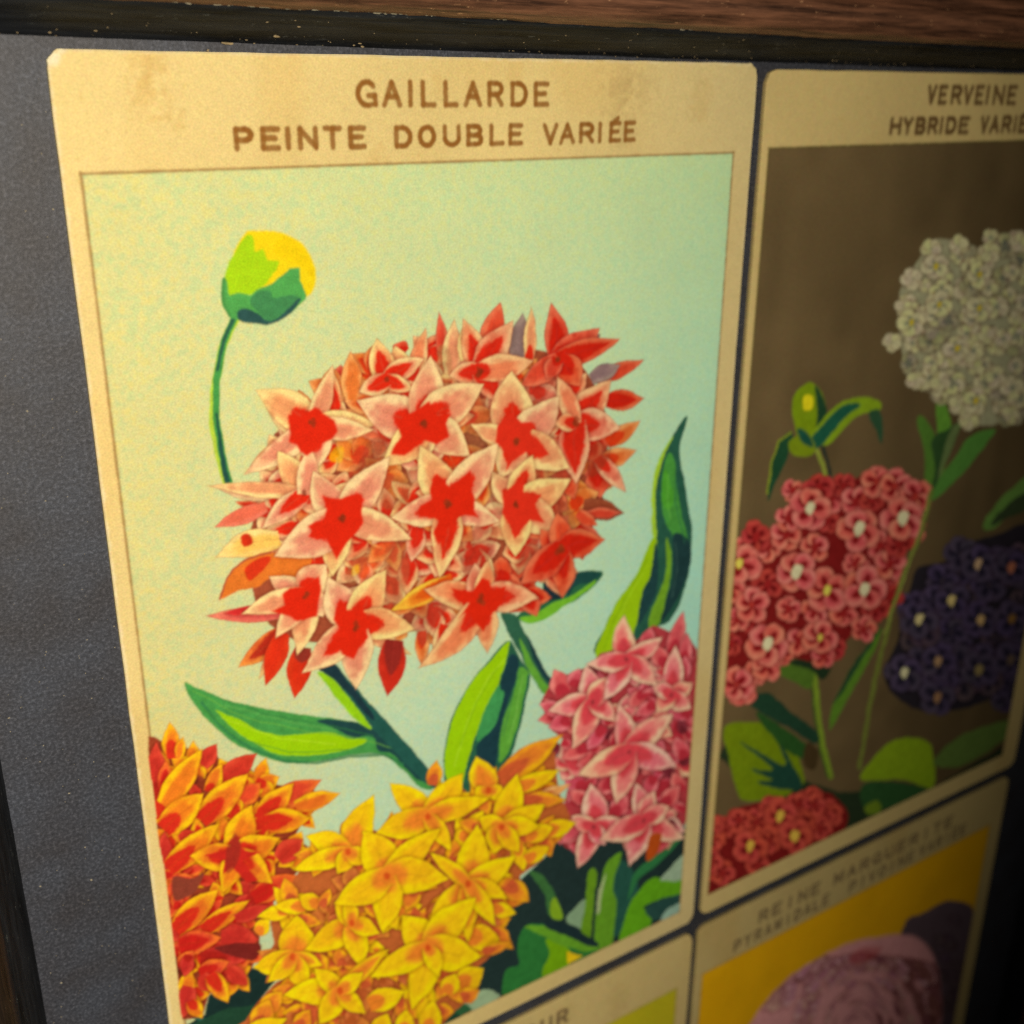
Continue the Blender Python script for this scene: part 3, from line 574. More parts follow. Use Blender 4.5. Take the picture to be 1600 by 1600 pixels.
    FL = [  # centre, tips, style, star
     ((600, 592), [(585, 530, 14), (655, 560, 12), (640, 605, 10), (560, 610, 12)], CR, .7),
     ((746, 579), [(720, 500, 14), (795, 505, 17), (700, 585, 13), (775, 625, 15, .9), (825, 562, 15, .2)], PK, .7),
     ((867, 560), [(857, 477, 14, .75), (928, 515, 17, .5), (958, 530, 13, .85), (900, 600, 17, .6), (812, 600, 13, .0), (850, 590, 10, .3)], RE, .7),
     ((894, 659), [(947, 596, 17, .75), (960, 667, 18, .55), (897, 748, 17, .85), (868, 590, 11, 0), (862, 660, 10, .5)], PK, .7),
     ((485, 664), [(401, 611, 20, .4), (514, 573, 11, .3), (578, 662, 16, .35), (575, 670, 13, .3), (490, 728, 19, .6), (383, 735, 14, .2)], CR, .4),
     ((472, 767), [(432, 705, 15, .0), (487, 742, 14, .3), (330, 757, 9, .0), (485, 800, 12, .5), (410, 820, 12, .6), (480, 700, 12, 0)], CR, .5),
     ((802, 685), [(796, 583, 24, .55), (866, 622, 19, .4), (882, 728, 20, .55), (778, 742, 18, .6), (735, 662, 12, .1)], CR, .6),
     ((657, 661), [(560, 626, 24, .45), (667, 560, 20, .45), (746, 603, 22, .45), (725, 708, 20, .4), (655, 722, 16, .1), (597, 722, 19, .6)], CR, .5),
     ((802, 785), [(767, 737, 13, .5), (826, 714, 15, .7), (882, 747, 18, .4), (866, 832, 19, .5), (800, 862, 17, .6)], CR, .6),
     ((871, 856), [(842, 826, 12, .6), (866, 803, 13, .2), (937, 842, 16, .85), (875, 928, 14, .6), (812, 905, 16, .7)], RE, .8),
     ((530, 806), [(488, 738, 18, .4), (601, 716, 18, .4), (632, 838, 17, .3), (517, 893, 17, .55), (432, 862, 23, .45)], CR, .5),
     ((697, 785), [(655, 700, 20, .5), (770, 694, 20, .5), (612, 806, 17, .6), (772, 810, 15, .4), (682, 894, 17, .75)], CR, .55),
     ((475, 925), [(420, 899, 13, .3), (506, 882, 18, .5), (380, 955, 13, .2), (462, 1014, 15, .3), (430, 990, 13, .3), (500, 960, 14, .4)], CR, .5),
     ((748, 935), [(663, 920, 16, .5), (738, 880, 13, .3), (757, 876, 11, .5), (832, 932, 17, .6), (757, 1014, 14, .5), (655, 1034, 15, .4, -.5)], PK, .6),
     ((552, 972), [(512, 904, 21, .55), (598, 893, 18, .5), (638, 980, 18, .5), (552, 1068, 18, .4), (474, 1044, 17, .6)], CR, .55)]
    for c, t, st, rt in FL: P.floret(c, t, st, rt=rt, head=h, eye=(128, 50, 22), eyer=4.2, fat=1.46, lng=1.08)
    # the scarlet stars inside the nearest florets
    RED = (228, 40, 14)
    for pts in [A(580, 745, 625, 740, 650, 765, 700, 728, 760, 695, 800, 730, 880, 780, 900, 850, 860, 900, 790, 930, 740, 975, 705, 1000, 660, 970, 640, 930, 585, 910, 600, 860),
                A(1265, 800, 1300, 760, 1345, 735, 1385, 710, 1465, 655, 1480, 712, 1520, 745, 1600, 735, 1570, 800, 1595, 880, 1510, 930, 1440, 905, 1400, 930, 1310, 1000, 1225, 990, 1250, 920, 1290, 880, 1275, 840),
                A(800, 1248, 850, 1262, 920, 1270, 960, 1248, 1040, 1238, 1045, 1320, 1050, 1430, 1000, 1500, 950, 1550, 885, 1645, 850, 1570, 820, 1510, 760, 1520, 705, 1505, 730, 1470, 700, 1440, 750, 1410, 810, 1400, 825, 1330),
                B(110, 1195, 160, 1240, 215, 1290, 260, 1220, 330, 1165, 320, 1290, 350, 1330, 350, 1420, 380, 1470, 290, 1450, 220, 1480, 190, 1520, 120, 1640, 90, 1560, 130, 1490, 60, 1460, 0, 1460, 10, 1390, 80, 1360, 70, 1290),
                B(580, 810, 640, 870, 720, 880, 690, 950, 760, 1000, 820, 1080, 740, 1070, 650, 1060, 600, 1100, 540, 1190, 560, 1080, 480, 1000, 490, 890),
                B(530, 1310, 600, 1260, 660, 1210, 650, 1320, 770, 1320, 720, 1400, 790, 1500, 700, 1480, 640, 1540, 600, 1600, 570, 1500, 520, 1440),
                C(545, 500, 600, 460, 690, 450, 780, 385, 795, 470, 780, 560, 770, 640, 700, 660, 640, 670, 590, 640, 480, 610, 560, 570),
                C(905, 520, 960, 600, 1010, 610, 1050, 570, 1080, 660, 1170, 690, 1080, 720, 1090, 770, 1030, 830, 1000, 910, 930, 880, 900, 830, 800, 890, 850, 800, 920, 750, 870, 660, 890, 580),
                D(180, 410, 300, 430, 350, 350, 390, 370, 410, 430, 490, 400, 470, 480, 440, 540, 390, 560, 360, 660, 310, 600, 270, 540, 210, 590, 290, 500, 230, 480)]:
        cx, cy = np.mean(pts, 0)
        i0 = None
        P.cur = int(P.lab[np.clip(int((to_mm(cx, cy)[1])*P.res), 0, P.h-1), np.clip(int(to_mm(cx, cy)[0]*P.res), 0, P.w-1)])
        P.poly(pts, RED if cx < 760 else (214, 44, 22), smooth=False, soft=2, ref=REF if cx < 760 else (cx, cy), vary=.05)
    for e in [A(735, 800), A(1430, 805), A(915, 1385), B(190, 1375), B(610, 985), B(610, 1380), B(975, 875), B(385, 560), C(700, 500), C(1010, 695), D(785, 200), D(345, 480)]:
        (x, y), = e
        P.cur = int(P.lab[int(to_mm(x, y)[1]*P.res), int(to_mm(x, y)[0]*P.res)])
        for k in range(5):
            dx, dy = random.uniform(-4, 4), random.uniform(-6, 6); r = random.uniform(2.5, 5)
            P.poly([(x+dx-r, y+dy), (x+dx, y+dy-r*1.2), (x+dx+r, y+dy), (x+dx, y+dy+r)], (140, 48, 20), alpha=.7, vary=.2)
    # letters
    P.clip = np.ones((P.h, P.w), bool)
    tcol = ink((150, 94, 36), 600, 170)
    def mmx(px, py): return to_mm(px, py)[0]
    def word(text, rs, kx, ox, yt0, yb0, yt1, yb1, wd):
        x0p, x1p = ox+rs[0][0]/kx, ox+rs[-1][1]/kx
        a = to_mm(x0p, yt0)[1]; b = to_mm(x0p, yb0)[1]; c = to_mm(x1p, yt1)[1]; d = to_mm(x1p, yb1)[1]
        X0, X1 = mmx(x0p, (yt0+yb0)/2), mmx(x1p, (yt1+yb1)/2)
        xs = []
        for r in rs:
            pa, pb = ox+r[0]/kx, ox+r[1]/kx; t = (pa-x0p)/(x1p-x0p); yy = (yt0+yb0)/2*(1-t)+(yt1+yb1)/2*t
            xs.append((mmx(pa, yy), mmx(pb, yy)))
        par = P.part('lettering', None, 'printed word '+text)
        P.word(text, xs, lambda x: a+(c-a)*(x-X0)/(X1-X0), lambda x: b+(d-b)*(x-X0)/(X1-X0), wd, tcol, par)
    word('GAILLARDE', [(100, 212), (230, 332), (362, 386), (424, 505), (538, 615), (638, 732), (757, 840), (872, 960), (988, 1068)], 3.2, 520, 123, 169, 127, 167, .50)
    word('PEINTE', [(143, 290), (333, 480), (510, 552), (598, 748), (778, 920), (958, 1092)], 4.571, 330, 197, 237, 195, 233, .52)
    word('DOUBLE', [(292, 385), (410, 503), (535, 626), (652, 740), (767, 845), (862, 938)], 3.2, 520, 195, 232.5, 191.5, 227, .49)
    word('VARIÉE', [(1033, 1112), (1116, 1197), (1215, 1292), (1310, 1330), (1365, 1427), (1438, 1500)], 3.2, 520, 192, 227.5, 187.5, 221.5, .49)
    return P

# ---- card 2 : VERVEINE --------------------------------------------------
def paint_two():
    global REF
    P = Print(76.5, .6, 74.9, 116.2, 8, 500)
    paper(P, .93, 1)
    g = ink((84, 68, 41), 1290, 400)*np.array([1, .97, .95])
    n = vnoise(P.h, P.w, 26, 511, 6)
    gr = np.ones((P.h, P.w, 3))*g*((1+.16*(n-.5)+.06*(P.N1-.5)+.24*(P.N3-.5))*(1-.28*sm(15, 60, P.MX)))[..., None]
    panel(P, 1.1, 8.4, 70.6, 112.6, gr, ink((60, 52, 20), 1350, 230), 'plain taupe picture ground')
    P.part('leaf', None, 'two crossing leaves below the white flower')
    REF = (1450, 700)
    for c, v in [((52, 78, 24), (890, 1130, 930, 1130, 1000, 1260, 990, 1420, 950, 1540, 930, 1480, 925, 1300)), ((60, 92, 26), (985, 1050, 1030, 1060, 1060, 1160, 1040, 1330, 980, 1480, 1000, 1300)), ((46, 76, 26), (1280, 1180, 1230, 1260, 1120, 1400, 960, 1540, 940, 1500, 1060, 1350, 1150, 1220)), ((28, 46, 20), (960, 1240, 1040, 1180, 1110, 1150, 1040, 1330, 950, 1520, 980, 1380)), ((60, 70, 36), (1050, 1200, 1110, 1150, 1060, 1280, 990, 1440))]:
        P.poly(V1(*v), c)
    P.part('leaf', None, 'dark leaf at the right edge')
    P.poly(V2(1700, 60, 1560, 160, 1440, 280, 1380, 380, 1450, 380, 1560, 260, 1700, 180), (44, 62, 22)); P.poly(V2(1700, 150, 1520, 260, 1420, 370, 1500, 340, 1700, 240), (20, 26, 12))
    P.part('foliage', None, 'broad leaves at the foot of the flowers')
    REF = (1250, 1200)
    P.poly(V3(120, 90, 200, -70, 400, -80, 500, 60, 520, 200, 700, 260, 1150, 240, 1560, 0, 1560, 130, 900, 440, 640, 470, 500, 330, 300, 240), (22, 30, 16), smooth=False, soft=2)
    for c, v in [((84, 98, 8), (140, -40, 220, -80, 400, -60, 480, 20, 530, 200, 500, 230, 430, 280, 250, 300, 200, 240, 170, 100)), ((70, 84, 8), (800, 200, 860, 100, 930, 30, 1000, 0, 1110, 10, 1150, 80, 1150, 240, 1000, 200)), ((20, 46, 34), (220, 20, 300, 60, 420, 130, 440, 110, 400, 10, 430, 40, 470, 120, 520, 240, 400, 240, 300, 210, 380, 200, 270, 150, 380, 150)), ((28, 56, 20), (300, -130, 500, 0, 560, 60, 520, 100, 400, 20)), ((34, 44, 14), (1150, 120, 1300, -20, 1560, -90, 1560, -40, 1300, 130)), ((20, 40, 16), (820, 220, 950, 210, 1120, 250, 1000, 320, 850, 350, 800, 300)), ((58, 70, 12), (820, 330, 880, 300, 900, 350, 840, 370)), ((46, 34, 16), (540, 20, 600, 60, 580, 150, 530, 130))]:
        P.poly(V3(*v), c)
    P.part('stem', None, 'stem of the pink flower')
    P.line(V2(560, 1080, 570, 1250, 600, 1450, 640, 1600), 8, (84, 100, 24)); P.line(V2(540, 1100, 555, 1300, 590, 1480, 625, 1600), 3, (44, 60, 18))
    P.poly(V2(380, 1090, 430, 1040, 520, 1030, 560, 1080, 540, 1170, 480, 1150), (58, 80, 22)); P.poly(V2(430, 1040, 560, 1020, 640, 1050, 600, 1130, 540, 1080), (22, 34, 18))
    P.part('leaf', None, 'slim leaf between the pink and violet flowers')
    P.poly(V2(890, 870, 850, 990, 760, 1150, 680, 1300, 630, 1370, 650, 1250, 720, 1100, 800, 980), (58, 84, 20)); P.poly(V2(890, 870, 800, 980, 720, 1100, 650, 1250, 700, 1180, 780, 1050), (24, 44, 24))
    P.part('leaf', None, 'dark leaf running to the pink stem')
    P.poly(V2(230, 1220, 330, 1190, 440, 1280, 570, 1380, 560, 1440, 430, 1360, 300, 1290), (22, 44, 28))
    # bud
    P.part('stem', None, 'thin stem of the green bud'); P.line(V1(385, 1270, 420, 1370, 450, 1460), 7, (110, 116, 40)); P.line(V1(420, 1270, 455, 1380, 460, 1440), 5, (32, 40, 30))
    P.part('bud', None, 'green bud with drooping sepals')
    P.poly(V1(345, 945, 400, 980, 430, 1050, 430, 1130, 380, 1220, 300, 1220, 270, 1120, 270, 1020), (98, 116, 12)); P.poly(V1(380, 965, 430, 1050, 435, 1140, 380, 1230, 390, 1100), (26, 52, 30)); P.poly(V1(325, 1010, 365, 1020, 360, 1080, 320, 1080), (196, 170, 20))
    P.poly(V1(350, 1230, 430, 1120, 500, 1050, 600, 1020, 700, 1040, 700, 1090, 600, 1110, 520, 1180, 440, 1260), (100, 120, 18)); P.poly(V1(350, 1240, 420, 1160, 520, 1060, 610, 1060, 520, 1130, 400, 1270), (22, 66, 46)); P.poly(V1(650, 1100, 705, 1090, 715, 1250, 680, 1180), (32, 56, 34))
    P.poly(V1(260, 1190, 200, 1240, 165, 1340, 140, 1540, 190, 1430, 240, 1320, 270, 1230), (26, 58, 34)); P.line(V1(260, 1195, 200, 1240, 165, 1330, 140, 1500), 3, (110, 120, 30))
    P.poly(V1(250, 1240, 330, 1200, 380, 1260, 360, 1310, 270, 1310), (98, 112, 14)); P.poly(V1(290, 1180, 340, 1200, 370, 1270, 320, 1250), (22, 62, 46))
    # violet head
    REF = (1500, 980)
    VI = ((39, 31, 41), (31, 25, 34), (14, 11, 18), (20, 16, 23)); V2c = ((44, 33, 34), (33, 25, 29), (14, 11, 16), (22, 17, 20))
    h = P.part('flower_head', None, 'dark violet flower head with pale eyes')
    P.poly(V2(1050, 560, 1200, 520, 1300, 430, 1420, 400, 1700, 360, 1750, 1000, 1600, 1150, 1450, 1240, 1300, 1300, 1080, 1310, 930, 1230, 870, 1100, 940, 960, 970, 800, 1010, 660), (16, 13, 15), ref=REF, shrink=.93)
    for i in range(60):
        x, y = random.uniform(900, 1750), random.uniform(470, 1220)
        if (x-1370)**2/430**2+(y-850)**2/400**2 > 1: continue
        q, = V2(x, y); P.rfloret(q, random.uniform(24, 32), random.choice((VI, VI, V2c)), (36, 28, 30), h, eyer=.10, rt=.7)
    for x, y, c in [(1360, 560, (110, 88, 62)), (1520, 580, (92, 52, 34)), (1230, 740, (120, 100, 58)), (1070, 830, (128, 104, 66)), (1370, 835, (106, 84, 50)), (1525, 830, (70, 48, 18)), (1165, 1040, (90, 68, 44)), (1000, 1095, (160, 122, 78)), (1365, 1080, (74, 62, 34)), (1160, 1215, (82, 58, 36)), (1520, 1030, (52, 40, 28))]:
        q, = V2(x, y); P.rfloret(q, 31, VI, c, h, eyer=.24, rt=.7)
    # white head
    REF = (1450, 470)
    WH = ((152, 143, 102), (138, 130, 92), (90, 90, 72), (112, 107, 78)); W2 = ((130, 121, 84), (110, 104, 74), (60, 62, 54), (76, 76, 58))
    h = P.part('flower_head', None, 'white flower head with small yellow eyes')
    P.poly(V1(900, 330, 960, 240, 1080, 240, 1220, 280, 1400, 220, 1700, 200, 1900, 600, 1750, 1050, 1400, 1130, 1180, 1160, 1040, 1030, 870, 960, 830, 860, 800, 720, 800, 520, 850, 400), (112, 108, 78), ref=REF)
    for i in range(130):
        a = i*2.4; rr = math.sqrt(1-i/130)
        x, y = 1330+rr*520*math.cos(a), 680+rr*450*math.sin(a)
        q, = V1(x+random.uniform(-50, 50), y+random.uniform(-50, 50)); P.rfloret(q, random.uniform(13, 21), random.choice((WH, WH, W2)), (92, 92, 68), h, eyer=.12, rt=random.choice((.0, .3, .5)), n=random.choice((4, 5)))
    for x, y in [(950, 260), (1095, 245), (1255, 280), (1420, 230), (850, 420), (810, 570), (745, 750), (870, 950), (1000, 960), (1150, 1160), (1090, 1080), (1370, 1130)]:
        q, = V1(x, y); P.rfloret((q[0]*.95+1500*.05, q[1]*.95+500*.05), random.uniform(14, 19), WH, (92, 92, 68), h, eyer=.1, rt=0)
    for x, y in [(980, 370), (1200, 410), (1200, 580), (860, 650), (1090, 780), (1000, 560), (1180, 1040)]:
        q, = V1(x, y); P.rfloret(q, 22, WH, (142, 122, 24), h, eyer=.22)
    # pink-red head
    REF = (1270, 900)
    SA = ((186, 98, 78), (168, 68, 60), (104, 14, 15), (120, 34, 32)); S2 = ((150, 54, 44), (136, 38, 34), (84, 10, 10), (96, 20, 18))
    h = P.part('flower_head', None, 'salmon red flower head with cream eyes')
    P.poly(V2(130, 600, 180, 440, 330, 410, 400, 310, 480, 190, 620, 170, 850, 100, 980, 120, 1080, 190, 1100, 300, 1070, 430, 1000, 490, 950, 600, 950, 720, 870, 850, 760, 910, 640, 1020, 520, 1050, 400, 1030, 360, 1120, 250, 1180, 180, 1220, 100, 1150), (98, 18, 16), ref=REF, shrink=.96)
    fl = [(190, 500), (150, 680), (260, 840), (180, 830), (330, 660), (330, 480), (420, 420), (430, 780), (400, 1000), (480, 940), (560, 480), (620, 350), (640, 240), (700, 180), (760, 560), (700, 800), (650, 980), (860, 780), (910, 640), (880, 470), (930, 560), (1040, 400), (970, 460), (260, 1100), (200, 1180), (150, 950), (560, 790), (930, 720), (800, 880), (270, 430), (430, 340), (600, 1010), (320, 1060), (760, 260), (840, 250), (450, 200), (580, 190)]
    for x, y in fl:
        q, = V2(x, y); P.rfloret(q, random.uniform(20, 27), random.choice((SA, SA, S2)), (120, 24, 22), h, eyer=.25, rt=.62)
    for x, y, e in [(860, 160, .18), (950, 180, .18), (1050, 230, .15), (180, 1150, .12), (250, 760, .15), (585, 920, .2), (190, 560, .24), (330, 950, .30), (620, 690, .24), (535, 290, .28), (990, 340, .34), (470, 600, .34), (805, 685, .32), (775, 390, .34)]:
        q, = V2(x, y); P.rfloret(q, 36 if e > .23 else 29, SA, (212, 196, 120) if e > .25 else (196, 158, 60) if e > .18 else (140, 40, 30), h, eyer=e*.85, rt=.66)
    P.part('stem', None, 'long stem of the white flower')
    P.line(V2(1130, 200, 1080, 420, 1000, 600, 930, 820, 880, 1020, 830, 1250, 780, 1560), 6.5, (70, 74, 26)); P.line(V2(1120, 250, 1010, 600, 900, 900), 2, (96, 98, 40))
    REF = (1180, 1300)
    h = P.part('flower_head', None, 'red flower head cut off by the lower left border')
    S3 = ((150, 58, 42), (142, 48, 38), (84, 12, 12), (100, 24, 20))
    P.poly(V3(60, 470, 190, 380, 220, 330, 440, 290, 620, 260, 700, 300, 740, 400, 640, 520, 300, 640, 60, 760), (88, 16, 14), ref=REF)
    for i in range(36):
        x, y = random.uniform(60, 720), random.uniform(290, 700)
        if y > 760-.48*x or y < 440-.3*x: continue
        q, = V3(x, y); P.rfloret(q, 22, S3, (112, 24, 20), h, eyer=.2, rt=.6)
    for x, y in [(270, 520), (415, 375), (485, 470)]:
        q, = V3(x, y); P.rfloret(q, 30, S3, (172, 130, 46), h, eyer=.28, rt=.6)
    P.clip = np.ones((P.h, P.w), bool)
    tcol = ink((72, 52, 26), 1450, 150)
    def word(text, rs, yt0, yb0, yt1, yb1, wd):
        k, ox = 6.4, 1350; x0p, x1p = ox+rs[0][0]/k, ox+rs[-1][1]/k
        a = to_mm(x0p, yt0)[1]; b = to_mm(x0p, yb0)[1]; c = to_mm(x1p, yt1)[1]; d = to_mm(x1p, yb1)[1]
        X0, X1 = to_mm(x0p, (yt0+yb0)/2)[0], to_mm(x1p, (yt1+yb1)/2)[0]
        xs = [(to_mm(ox+r[0]/k, (yt0+yb0)/2)[0], to_mm(ox+r[1]/k, (yt0+yb0)/2)[0]) for r in rs]
        par = P.part('lettering', None, 'printed word '+text)
        P.word(text, xs, lambda x: a+(c-a)*(x-X0)/(X1-X0), lambda x: b+(d-b)*(x-X0)/(X1-X0), wd, tcol, par)
    word('VERVEINE', [(595, 690), (708, 800), (835, 945), (955, 1055), (1075, 1165), (1190, 1210), (1255, 1370), (1395, 1495)], 131.5, 164, 132, 165, .62)
    word('HYBRIDE', [(222, 340), (350, 455), (475, 585), (600, 705), (725, 748), (780, 888), (908, 1018)], 182, 211.5, 180.5, 210, .62)
    word('VARIÉE', [(1125, 1212), (1220, 1320), (1340, 1440), (1462, 1485), (1510, 1600), (1620, 1715)], 180, 209.5, 178, 208, .62)
    return P

# ---- card 4 (lower right) and card 3 (lower left) ---------------------------
def line_words(P, text, x0, x1, yt, yb, wd, col):
    n = len(text); st = (x1-x0)/(n-1+.8)
    xs = []; chs = ''; 
    par = P.part('lettering', None, 'printed line of dark capitals')
    for i, ch in enumerate(text):
        if ch == ' ': continue
        a = x0+i*st; b = a+st*.76
        if ch == 'I': a, b = a+st*.28, a+st*.48
        chs += ch; xs.append((a, b))
    P.word(chs, xs, lambda x: yt, lambda x: yb, wd, col, par)
def paint_four():
    global REF
    P = Print(76.3, 119.0, 74.5, 116.8, 7, 800)
    paper(P, .80, 2)
    g = ink((138, 99, 4), 1200, 1500)
    gr = np.ones((P.h, P.w, 3))*g*(1+.10*(P.N1-.5)+.12*(P.N3-.5))[..., None]
    panel(P, 1.5, 9.2, 70.9, 113.5, gr, ink((90, 66, 8), 1200, 1480), 'golden yellow picture ground')
    REF = (1450, 1470)
    h = P.part('flower_head', None, 'dark violet flower head behind the pink one')
    P.poly(V3(1000, 920, 1110, 840, 1200, 790, 1290, 790, 1350, 840, 1340, 1000, 1320, 1300, 1250, 1700, 1050, 1800, 1000, 1300), (24, 17, 18))
    for i in range(50):
        a = random.uniform(0, 6.3); q, = V3(1200+random.uniform(-80, 80), 1100+random.uniform(-200, 500)); P.petal(q, (q[0]+math.cos(a)*20, q[1]+math.sin(a)*20), 8, ((31, 21, 22), (26, 18, 20), (20, 15, 17), (18, 13, 15)), 0, 0, True)
    REF = (1330, 1500)
    h = P.part('flower_head', None, 'dusty pink double flower head')
    P.poly(V3(230, 1500, 290, 1350, 360, 1250, 450, 1160, 560, 1080, 680, 1015, 800, 972, 930, 952, 1040, 950, 1120, 1000, 1170, 1110, 1190, 1250, 1180, 1450, 1150, 1700, 800, 2000, 300, 1900), (98, 64, 60), soft=6)
    oldclip = P.clip; P.clip = P.clip & (P.lab == h)
    rings = [(140, 560, 26), (120, 470, 30), (100, 390, 28), (80, 300, 24), (60, 220, 20), (44, 150, 16), (30, 80, 12)]
    for n, R2, wd in rings:
        for k in range(int(n*.6)):
            a = k*2*math.pi/int(n*.6)+random.uniform(-.3, .3)
            R3 = R2*random.uniform(.85, 1.1); cx, cy = 800+R3*.74*math.cos(a), 1050+R3*.25+R3*.95*math.sin(a)*(1 if math.sin(a) > 0 else .12)
            q = V3(cx*.93+800*.07, cy*.93+1050*.07, cx+(cx-800)*.06, cy-30)
            t = random.choice((((106, 78, 70), (94, 62, 60), (70, 20, 20), (82, 50, 48)), ((100, 68, 64), (86, 52, 52), (80, 20, 20), (74, 42, 42)))) if cx+random.uniform(-160, 160) < 980 else ((78, 46, 42), (64, 34, 32), (50, 16, 16), (54, 26, 24))
            P.petal(q[0], (q[0][0]+(q[1][0]-q[0][0])*1.2, q[1][1]), wd*.62, t, 0, 0, True)
    P.clip = oldclip
    P.poly(V3(740, 1060, 800, 1010, 900, 1010, 860, 1060, 780, 1090), (84, 24, 24), soft=8, alpha=.55)
    P.part('foliage', None, 'green leaves below the pink flower')
    P.poly([(1050, 1900), (1250, 1850), (1450, 1800), (1450, 2100), (1000, 2300)], (40, 50, 15))
    P.clip = np.ones((P.h, P.w), bool)
    tc = ink((72, 58, 36), 1250, 1380)
    x = lambda px, py: to_mm(px, py)[0]
    line_words(P, 'REINE', x(1182, 1425), x(1279, 1378), 121.4, 123.9, .58, tc)
    line_words(P, 'MARGUERITE', x(1299, 1368), x(1484, 1288), 121.4, 123.9, .58, tc)
    line_words(P, 'PYRAMIDALE', x(1143, 1470), x(1292, 1405), 124.8, 127.2, .50, tc)
    line_words(P, 'PIVOINE', x(1322, 1385), x(1424, 1340), 124.8, 127.2, .50, tc)
    line_words(P, 'VARIÉE', x(1431, 1336), x(1504, 1300), 124.8, 127.2, .50, tc)
    return P
def paint_three():
    global REF
    P = Print(0.2, 119.2, 75.0, 116.8, 6, 900)
    paper(P, .88, 3)
    stain(P, [(960, 1560, 2.5), (880, 1580, 2.0)], .3, 1, (.75, .7, .6))
    g = ink((136, 124, 18), 1010, 1580)
    gr = np.ones((P.h, P.w, 3))*g*(1+.10*(P.N1-.5)+.12*(P.N3-.5))[..., None]
    panel(P, 1.4, 9.1, 72.5, 113.5, gr, ink((112, 96, 30), 980, 1580), 'olive yellow picture ground')
    P.part('foliage', None, 'green leaves'); REF = (500, 2000)
    P.poly([(500, 2100), (600, 2000), (700, 2050), (720, 2150), (560, 2200)], (50, 80, 30))
    P.clip = np.ones((P.h, P.w), bool)
    tc = ink((96, 76, 48), 860, 1580)
    line_words(P, 'OUR', to_mm(815, 1607)[0], to_mm(886, 1572)[0], 121.3, 124.1, .58, tc)
    return P

# ------------------------------------------------------------------ building
col = sc.collection
def mesh_obj(name, verts, faces, mat, parent=None, uvs=None, smooth=False):
    me = bpy.data.meshes.new(name); me.from_pydata(verts, [], faces); me.update()
    if uvs is not None:
        l = me.uv_layers.new(name='uv'); l.data.foreach_set('uv', np.asarray(uvs, np.float32).ravel())
    if mat: me.materials.append(mat)
    if smooth: me.polygons.foreach_set('use_smooth', [True]*len(me.polygons))
    o = bpy.data.objects.new(name, me); col.objects.link(o)
    if parent: o.parent = parent
    return o
def nodes(name):
    m = bpy.data.materials.new(name); m.use_nodes = True
    nt = m.node_tree; return m, nt, nt.nodes['Principled BSDF']
def N(nt, t, **k):
    n = nt.nodes.new(t)
    for a, v in k.items(): setattr(n, a, v)
    return n
def paper_material(P, name):
    im = bpy.data.images.new(name, P.w, P.h, alpha=False, float_buffer=False)
    a = np.clip(P.img, 0, .95); a = np.where(a <= .0031308, a*12.92, 1.055*a**(1/2.4)-.055)
    buf = np.ones((P.h, P.w, 4), np.float32); buf[..., :3] = a[::-1]
    im.pixels.foreach_set(buf.ravel()); im.update(); im.pack()
    m, nt, b = nodes(name)
    t = N(nt, 'ShaderNodeTexImage'); t.image = im; t.interpolation = 'Cubic' if P.res > 10 else 'Linear'; t.extension = 'EXTEND'
    uv = N(nt, 'ShaderNodeUVMap'); uv.uv_map = 'uv'; nt.links.new(uv.outputs[0], t.inputs[0])
    tc = N(nt, 'ShaderNodeTexCoord')
    n1 = N(nt, 'ShaderNodeTexNoise'); n1.inputs['Scale'].default_value = 5200; n1.inputs['Detail'].default_value = 3
    n2 = N(nt, 'ShaderNodeTexNoise'); n2.inputs['Scale'].default_value = 1500; n2.inputs['Detail'].default_value = 4
    nt.links.new(tc.outputs['Object'], n1.inputs[0]); nt.links.new(tc.outputs['Object'], n2.inputs[0])
    mr = N(nt, 'ShaderNodeMapRange'); mr.inputs[1].default_value = .25; mr.inputs[2].default_value = .75; mr.inputs[3].default_value = .90; mr.inputs[4].default_value = 1.09
    nt.links.new(n1.outputs[0], mr.inputs[0])
    mx = N(nt, 'ShaderNodeMix', data_type='RGBA', blend_type='MULTIPLY'); mx.inputs[0].default_value = 1
    nt.links.new(t.outputs[0], mx.inputs[6]); nt.links.new(mr.outputs[0], mx.inputs[7]); nt.links.new(mx.outputs[2], b.inputs['Base Color'])
    b.inputs['Roughness'].default_value = .62; b.inputs['Specular IOR Level'].default_value = .04
    bp = N(nt, 'ShaderNodeBump'); bp.inputs['Strength'].default_value = .22; bp.inputs['Distance'].default_value = .00006
    nt.links.new(n2.outputs[0], bp.inputs['Height']); nt.links.new(bp.outputs[0], b.inputs['Normal'])
    return m

